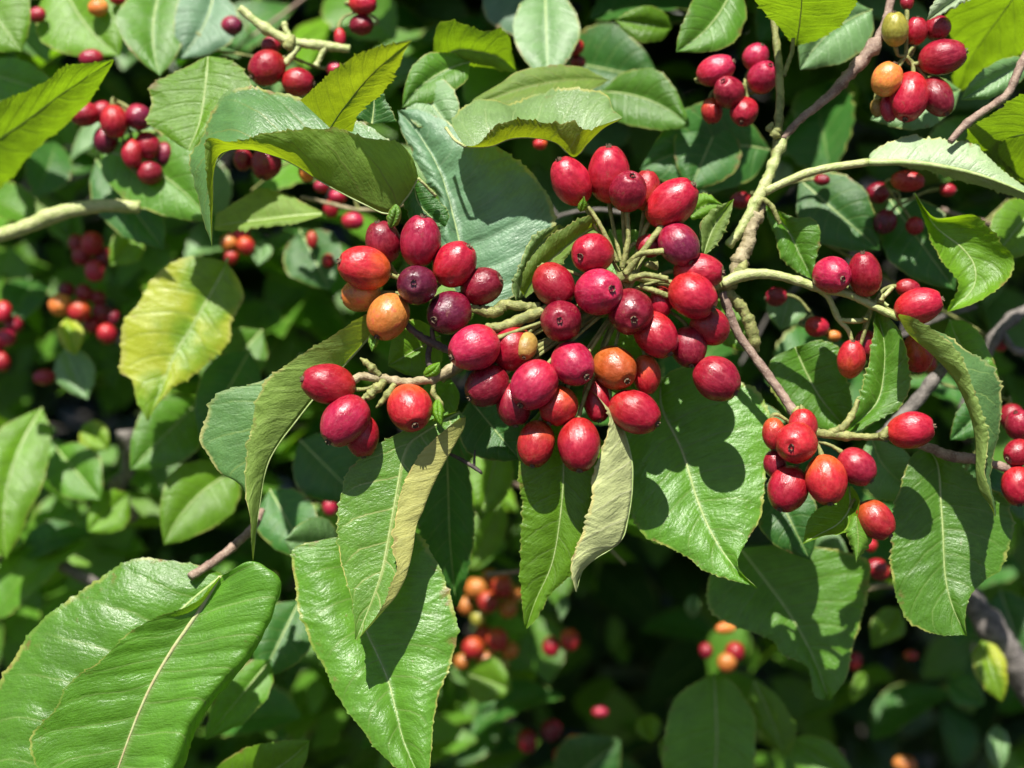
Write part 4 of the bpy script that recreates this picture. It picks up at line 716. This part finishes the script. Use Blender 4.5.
# ================================================================== SOFTER LEAVES BEHIND (simple ovate blades)
SL = [
 ('bright whitish leaf blur in the fork above the arching stem', 792, 132, 780, 156, 26, -420, -410, 'white', 0.0, 0.0),
 ('second whitish leaf blur in the fork, beside the green stem', 784, 162, 776, 186, 24, -430, -420, 'white', 0.0, 0.0),
 # label, base, tip, width, z base, z tip, material, bend, roll
 ('yellow green blurred leaf in the top corner by the pinkish berry', -30, -20, 22, 52, 84, -260, -230, 'lime', 0.0, 0.3),
 ('broad yellow green blurred leaf under the corner orange berry', 60, -30, 120, 56, 90, -330, -280, 'lime', 0.1, 0.0),
 ('dusty blurred leaf crossed by a dark shadow near the top', 165, -20, 160, 76, 74, -300, -230, 'green', 0.1, 0.2),
 ('dark bluish blurred leaf beside the dusty leaf near the top', 215, -18, 178, 60, 66, -290, -250, 'blue', -0.1, 0.0),
 ('mid green blurred leaf under the lime leaf at the edge', -24, 70, 64, 96, 46, -330, -290, 'green', 0.0, 0.0),
 ('soft green leaf behind the nibbled bright leaf', 100, 150, 210, 222, 80, -280, -230, 'green', -0.1, 0.0),
 ('dull green leaf below the pale bent stem', 96, 160, 164, 250, 60, -330, -280, 'deep', 0.0, 0.0),
 ('soft glossy leaf behind the small pointed leaf', 470, 62, 402, 108, 46, -140, -110, 'green', 0.1, 0.0),
 ('soft pale leaf left of the trough shaped leaf', 412, 78, 458, 138, 52, -130, -100, 'dusty', 0.0, 0.1),
 ('round pale leaf with a dark line of shadow near the top', 545, -12, 548, 84, 66, -270, -200, 'dusty', 0.0, 0.0),
 ('blue green leaf filling the top edge between lit leaves', 500, -40, 560, 40, 90, -330, -290, 'blue', 0.0, 0.0),
 ('green leaf with an olive fold behind the trough shaped leaf', 610, 80, 458, 116, 40, -150, -110, 'under', 0.08, -0.6),
 ('lime tipped leaf hanging left of the pink red cluster', 735, -20, 676, 52, 60, -180, -130, 'green', -0.1, 0.2),
 ('small bright leaf beside the lime tipped leaf', 672, 28, 614, 20, 36, -230, -210, 'lime', 0.0, 0.0),
 ('soft lit leaf with pointed tip on the dark green backdrop', 600, 92, 690, 126, 60, -240, -190, 'green', -0.1, 0.0),
 ('wide deep green leaf under the soft lit leaf', 560, 60, 660, 80, 90, -330, -300, 'deep', 0.0, 0.0),
 ('dark leaf behind the top of the main cluster', 770, 150, 640, 170, 90, -260, -220, 'deep', 0.1, 0.0),
 ('deep green leaf in the gap above the brown branch fork', 720, 120, 690, 190, 70, -240, -210, 'deep', 0.0, 0.0),
 ('whitish blurred leaf behind the crimson high cluster', 872, 10, 800, 70, 70, -170, -140, 'dusty', 0.1, 0.3),
 ('soft pale green leaf in the gap below the high cluster', 960, 90, 870, 120, 50, -160, -130, 'dusty', 0.0, 0.0),
 ('grey green leaf stripe beneath the large corner leaf', 1030, 60, 960, 100, 34, -130, -110, 'dusty', 0.0, 0.4),
 ('dark green leaf in the shade above the paired stem berries', 800, 180, 880, 250, 70, -220, -190, 'deep', 0.0, 0.0),
 ('dim green leaf behind the twisted bright leaf', 890, 200, 955, 290, 70, -230, -190, 'deep', 0.0, 0.0),
 ('olive lit leaf at the right edge under the backlit leaf', 1040, 200, 990, 262, 54, -200, -170, 'lime', 0.0, 0.0),
 ('small soft leaf left of the drooping folded leaf', 950, 320, 1000, 384, 44, -130, -100, 'green', 0.1, 0.0),
 ('green leaf half hidden behind the drooping folded leaf', 1000, 395, 950, 440, 36, -130, -110, 'deep', 0.0, 0.0),
 ('pale grey green leaf in the gap below the arching stem', 790, 296, 780, 330, 40, -200, -180, 'dusty', 0.0, 0.0),
 ('bright lime leaf low behind the crooked twig', 712, 300, 752, 352, 40, -140, -110, 'lime', 0.0, 0.0),
 ('green leaf showing between the orange berry and the left stem', 440, 336, 388, 366, 60, -60, -40, 'lime', 0.0, 0.0),
 ('green leaf glimpsed under the left berry stems', 452, 380, 420, 430, 40, -70, -40, 'green', 0.0, 0.0),
 ('green leaf glimpsed through the middle of the main cluster', 600, 330, 640, 400, 56, -70, -50, 'lime', 0.0, 0.0),
 ('small olive leaf behind the main cluster core', 610, 230, 650, 300, 60, -60, -40, 'green', 0.0, 0.0),
 ('shaded leaf just beyond the lower main berries', 470, 400, 520, 460, 70, -100, -80, 'deep', 0.0, 0.0),
 ('upright lime green blurred leaf at the edge, lit along one side', 42, 408, 6, 560, 66, -400, -330, 'lime', 0.1, 0.2),
 ('mid green blurred leaf beside the upright edge leaf', -20, 430, 30, 520, 70, -430, -380, 'green', 0.0, 0.0),
 ('lit round leaf in the dim gap under the grey twig', 56, 448, 100, 500, 56, -440, -390, 'green', 0.0, 0.0),
 ('small round lime leaf low in the dim gap', 128, 494, 88, 532, 40, -440, -400, 'lime', 0.0, 0.0),
 ('pair leaf, yellow, above the lit round leaf', 84, 424, 108, 450, 30, -440, -420, 'yellow', 0.0, 0.0),
 ('wide soft lit leaf above the two overlapping lower leaves', 238, 470, 164, 545, 70, -330, -270, 'lime', 0.1, 0.0),
 ('dull green leaf under the yellowing leaf', 200, 400, 130, 470, 66, -360, -310, 'green', 0.0, 0.0),
 ('dark leaf between the yellowing leaf and the folded shut leaf', 250, 350, 200, 440, 60, -330, -290, 'deep', 0.0, 0.0),
 ('blurred green leaf below the single orange berry', 262, 330, 200, 400, 56, -380, -330, 'green', 0.0, 0.0),
 ('lit sliver of leaf next to the black gap on the left', 64, 350, 88, 400, 40, -420, -390, 'dusty', 0.0, 0.0),
 ('small yellow leaf under the blurred orange berries', 66, 318, 76, 356, 26, -400, -380, 'yellow', 0.0, 0.0),
 ('small lime leaf beside the blurred pair of dark red berries', 140, 232, 110, 266, 34, -400, -380, 'lime', 0.0, 0.0),
 ('green leaf hanging under the olive lit leaf', 300, 230, 330, 290, 60, -380, -330, 'deep', 0.0, 0.0),
 ('pale lit fleck of leaf right of the salmon berries', 262, 240, 258, 266, 22, -410, -390, 'dusty', 0.0, 0.0),
 ('soft leaf behind the folded shut leaf, in dim light', 300, 440, 360, 500, 70, -300, -260, 'deep', 0.0, 0.0),
 ('pale soft leaf above the big pointed lower leaf', 340, 548, 284, 540, 56, -200, -150, 'dusty', 0.0, 0.0),
 ('dim leaf over the top of the big pointed lower leaf', 270, 490, 310, 560, 60, -260, -220, 'deep', 0.0, 0.0),
 ('dark low leaf in the shade left of the big pointed leaf', 300, 600, 260, 680, 60, -260, -220, 'deep', 0.0, 0.0),
 ('lime leaf at the bottom under the corrugated leaf', 210, 790, 310, 740, 66, -160, -120, 'lime', 0.1, 0.0),
 ('small pale leaf at the bottom beside the corrugated leaf', 270, 660, 205, 740, 44, -210, -170, 'green', 0.0, 0.0),
 ('yellow green blurred leaf in the dim gap beside salmon berries', 500, 500, 470, 570, 36, -480, -440, 'lime', 0.0, 0.0),
 ('round lime leaf right of the lower salmon berries', 468, 674, 512, 690, 46, -500, -470, 'lime', 0.0, 0.0),
 ('blurred bright leaf patch behind the thorny dead twig', 500, 440, 480, 520, 44, -300, -260, 'lime', 0.0, 0.0),
 ('dark leaf at the bottom behind the red and purple berries', 560, 790, 620, 740, 70, -520, -490, 'deep', 0.0, 0.0),
 ('lit oval leaf on the black lower gap', 646, 714, 652, 742, 24, -540, -520, 'lime', 0.0, 0.0),
 ('pale lit leaf tip at the bottom of the black gap', 676, 734, 668, 772, 26, -500, -480, 'lime', 0.0, 0.0),
 ('small round pale leaf high in the black lower gap', 694, 594, 692, 618, 14, -560, -550, 'dusty', 0.0, 0.0),
 ('elongated pale leaf under the long green leaf tip', 566, 594, 560, 622, 14, -520, -510, 'dusty', 0.0, 0.0),
 ('oval lime leaf right of the big soft lower leaf', 900, 608, 872, 648, 32, -480, -460, 'lime', 0.0, 0.0),
 ('small lime leaf under the oval lime leaf', 866, 672, 852, 702, 18, -500, -490, 'lime', 0.0, 0.0),
 ('golden lit leaf hanging before the thick grey branch', 982, 640, 1002, 702, 34, -380, -360, 'yellow', 0.0, 0.0),
 ('pale leaf at the lower corner of the black gap', 996, 724, 1000, 774, 24, -480, -460, 'dusty', 0.0, 0.0),
 ('green leaf at the bottom edge below the big soft leaf', 790, 740, 856, 784, 40, -430, -400, 'green', 0.0, 0.0),
 ('small dark green leaf in the black corner gap', 950, 680, 985, 705, 34, -520, -500, 'deep', 0.0, 0.0),
 ('grey green leaf behind the thick grey branch', 1000, 590, 1030, 680, 60, -460, -430, 'deep', 0.0, 0.0),
 ('soft green leaf below the curled lime leaf', 800, 540, 850, 570, 50, -270, -250, 'dusty', 0.0, 0.0),
 ('shaded leaf behind the tight knot of berries', 770, 480, 810, 560, 60, -150, -130, 'deep', 0.0, 0.0),
 ('deep green leaf between the broad serrated leaf and the knot of berries', 760, 400, 780, 480, 40, -170, -140, 'deep', 0.0, 0.0),
]
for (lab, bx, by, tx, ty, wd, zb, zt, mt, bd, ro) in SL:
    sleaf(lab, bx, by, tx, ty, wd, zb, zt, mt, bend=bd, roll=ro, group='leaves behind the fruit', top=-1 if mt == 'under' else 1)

# ================================================================== SCATTERED BLURRED LEAVES (copies of a few blades)
PROTO = {}
def proto_leaf(kind, var):
    if (kind, var) in PROTO: return PROTO[(kind, var)]
    rr = random.Random(var * 31 + len(kind)); n, k = 22, 5
    R = blade(0, 0, 0, 0, -100, 0, 56 + 12 * rr.random(), 0.06 * rr.uniform(-1, 1), 0.0, 10 * rr.uniform(0.3, 1.3))
    G = [cr(r, n) for r in R]; verts, uv, faces = [], [], []
    for i in range(n + 1):
        for s in (0, 1):
            for j in range(k if s == 0 else k + 1):
                t = j / k; q = (1 - t) * G[s][i] + t * G[s + 1][i]; v = (s + t) - 1
                x = q[0] + 2.2 * math.copysign((i % 2), v) * (abs(v) > 0.95) * (0 < i < n); z = q[2] + 2.5 * mnoise.noise(Vector((q[0] / 22 + var * 5, q[1] / 22, 0)))
                z -= 0.0016 * (q[1] + 40) ** 2
                verts.append((x * 0.0005, q[1] * 0.0005, z * 0.0005)); uv.append((i / n, (v + 1) / 2))
    M = 2 * k + 1
    for i in range(n):
        for j in range(M - 1): faces.append((i * M + j, i * M + j + 1, (i + 1) * M + j + 1, (i + 1) * M + j)[::-1])
    o = mesh_obj('leaf', verts, faces, LM[kind], None, uv)
    # blades are built with the upper side towards +z
    if o.data.polygons[len(faces) // 2].normal.z < 0: o.data.flip_normals()
    PROTO[(kind, var)] = o; return o
_first = set()
def scatter(n, xr, yr, zr, kinds, size, label, group, keep=lambda x, y: True, seed=0):
    rr = random.Random(seed)
    for _ in range(n):
        for _t in range(60):
            x, y = rr.uniform(*xr), rr.uniform(*yr)
            if keep(x, y): break
        else: continue
        z = rr.uniform(*zr); kd = rr.choice(kinds); var = rr.randrange(4)
        o = proto_leaf(kd, var)
        if (kd, var) in _first: o = o.copy(); COL.objects.link(o)
        _first.add((kd, var))
        nn = (UP * rr.uniform(0.35, 1.0) - FWD * rr.uniform(0.3, 0.9) + RIGHT * rr.uniform(-0.55, 0.55)).normalized()
        d = (RIGHT * rr.uniform(-1, 1) - UP * rr.uniform(0.1, 1.0)); d = (d - nn * d.dot(nn)).normalized()   # tips mostly hang
        yv = d; xv = yv.cross(nn)
        s = rr.uniform(*size) / 0.05
        o.matrix_world = Matrix.LocRotScale(P(x, y, z), Matrix((xv, yv, nn)).transposed().to_quaternion(), Vector((s, s, s)))
        # blade runs along -y of its own mesh; turn it so that the tip hangs
        tag(o, label, 'leaf', group)
dark = lambda x, y: not (560 < x < 1024 and y > 560) and not (20 < x < 140 and 255 < y < 420) and not (230 < x < 330 and 250 < y < 400)
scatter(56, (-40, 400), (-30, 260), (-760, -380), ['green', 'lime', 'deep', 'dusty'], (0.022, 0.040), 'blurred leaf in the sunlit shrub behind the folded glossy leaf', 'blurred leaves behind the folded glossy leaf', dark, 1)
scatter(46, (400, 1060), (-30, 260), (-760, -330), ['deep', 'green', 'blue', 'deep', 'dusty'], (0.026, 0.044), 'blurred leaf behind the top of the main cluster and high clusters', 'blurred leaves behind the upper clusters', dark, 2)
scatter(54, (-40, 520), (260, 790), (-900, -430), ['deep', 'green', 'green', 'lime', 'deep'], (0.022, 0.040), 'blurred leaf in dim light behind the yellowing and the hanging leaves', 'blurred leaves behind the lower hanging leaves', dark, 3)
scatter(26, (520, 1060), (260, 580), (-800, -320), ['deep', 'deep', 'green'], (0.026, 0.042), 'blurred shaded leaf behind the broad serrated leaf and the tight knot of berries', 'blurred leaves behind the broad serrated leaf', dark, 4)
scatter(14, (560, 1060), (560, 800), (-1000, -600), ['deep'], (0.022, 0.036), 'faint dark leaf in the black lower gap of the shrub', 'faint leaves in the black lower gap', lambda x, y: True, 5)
rr_ = random.Random(77)
for i_ in range(16):
    x_, y_, z_ = rr_.uniform(-20, 1040), rr_.uniform(20, 760), rr_.uniform(-620, -260)
    a_ = rr_.uniform(-0.6, 0.9) + (math.pi if rr_.random() < 0.3 else 0); L_ = rr_.uniform(90, 190); pts_ = []
    for k_ in range(5):
        pts_.append((x_, y_, z_, rr_.uniform(1.6, 3.0) * (1 - 0.12 * k_))); a_ += rr_.uniform(-0.35, 0.35)
        x_ += L_ / 4 * math.cos(a_); y_ -= L_ / 4 * math.sin(a_); z_ += rr_.uniform(-18, 18)
    twig('thin blurred twig deep among the shaded leaves', pts_, rr_.choice(['bark', 'olive', 'grey', 'tan']), 'thin twigs deep in the shrub', seed=30 + i_, rough=0.3,
         shoots=([pts_[2], (pts_[2][0] + rr_.uniform(-30, 30), pts_[2][1] - rr_.uniform(10, 34), pts_[2][2] + 4, 1.0)],))
#@@END
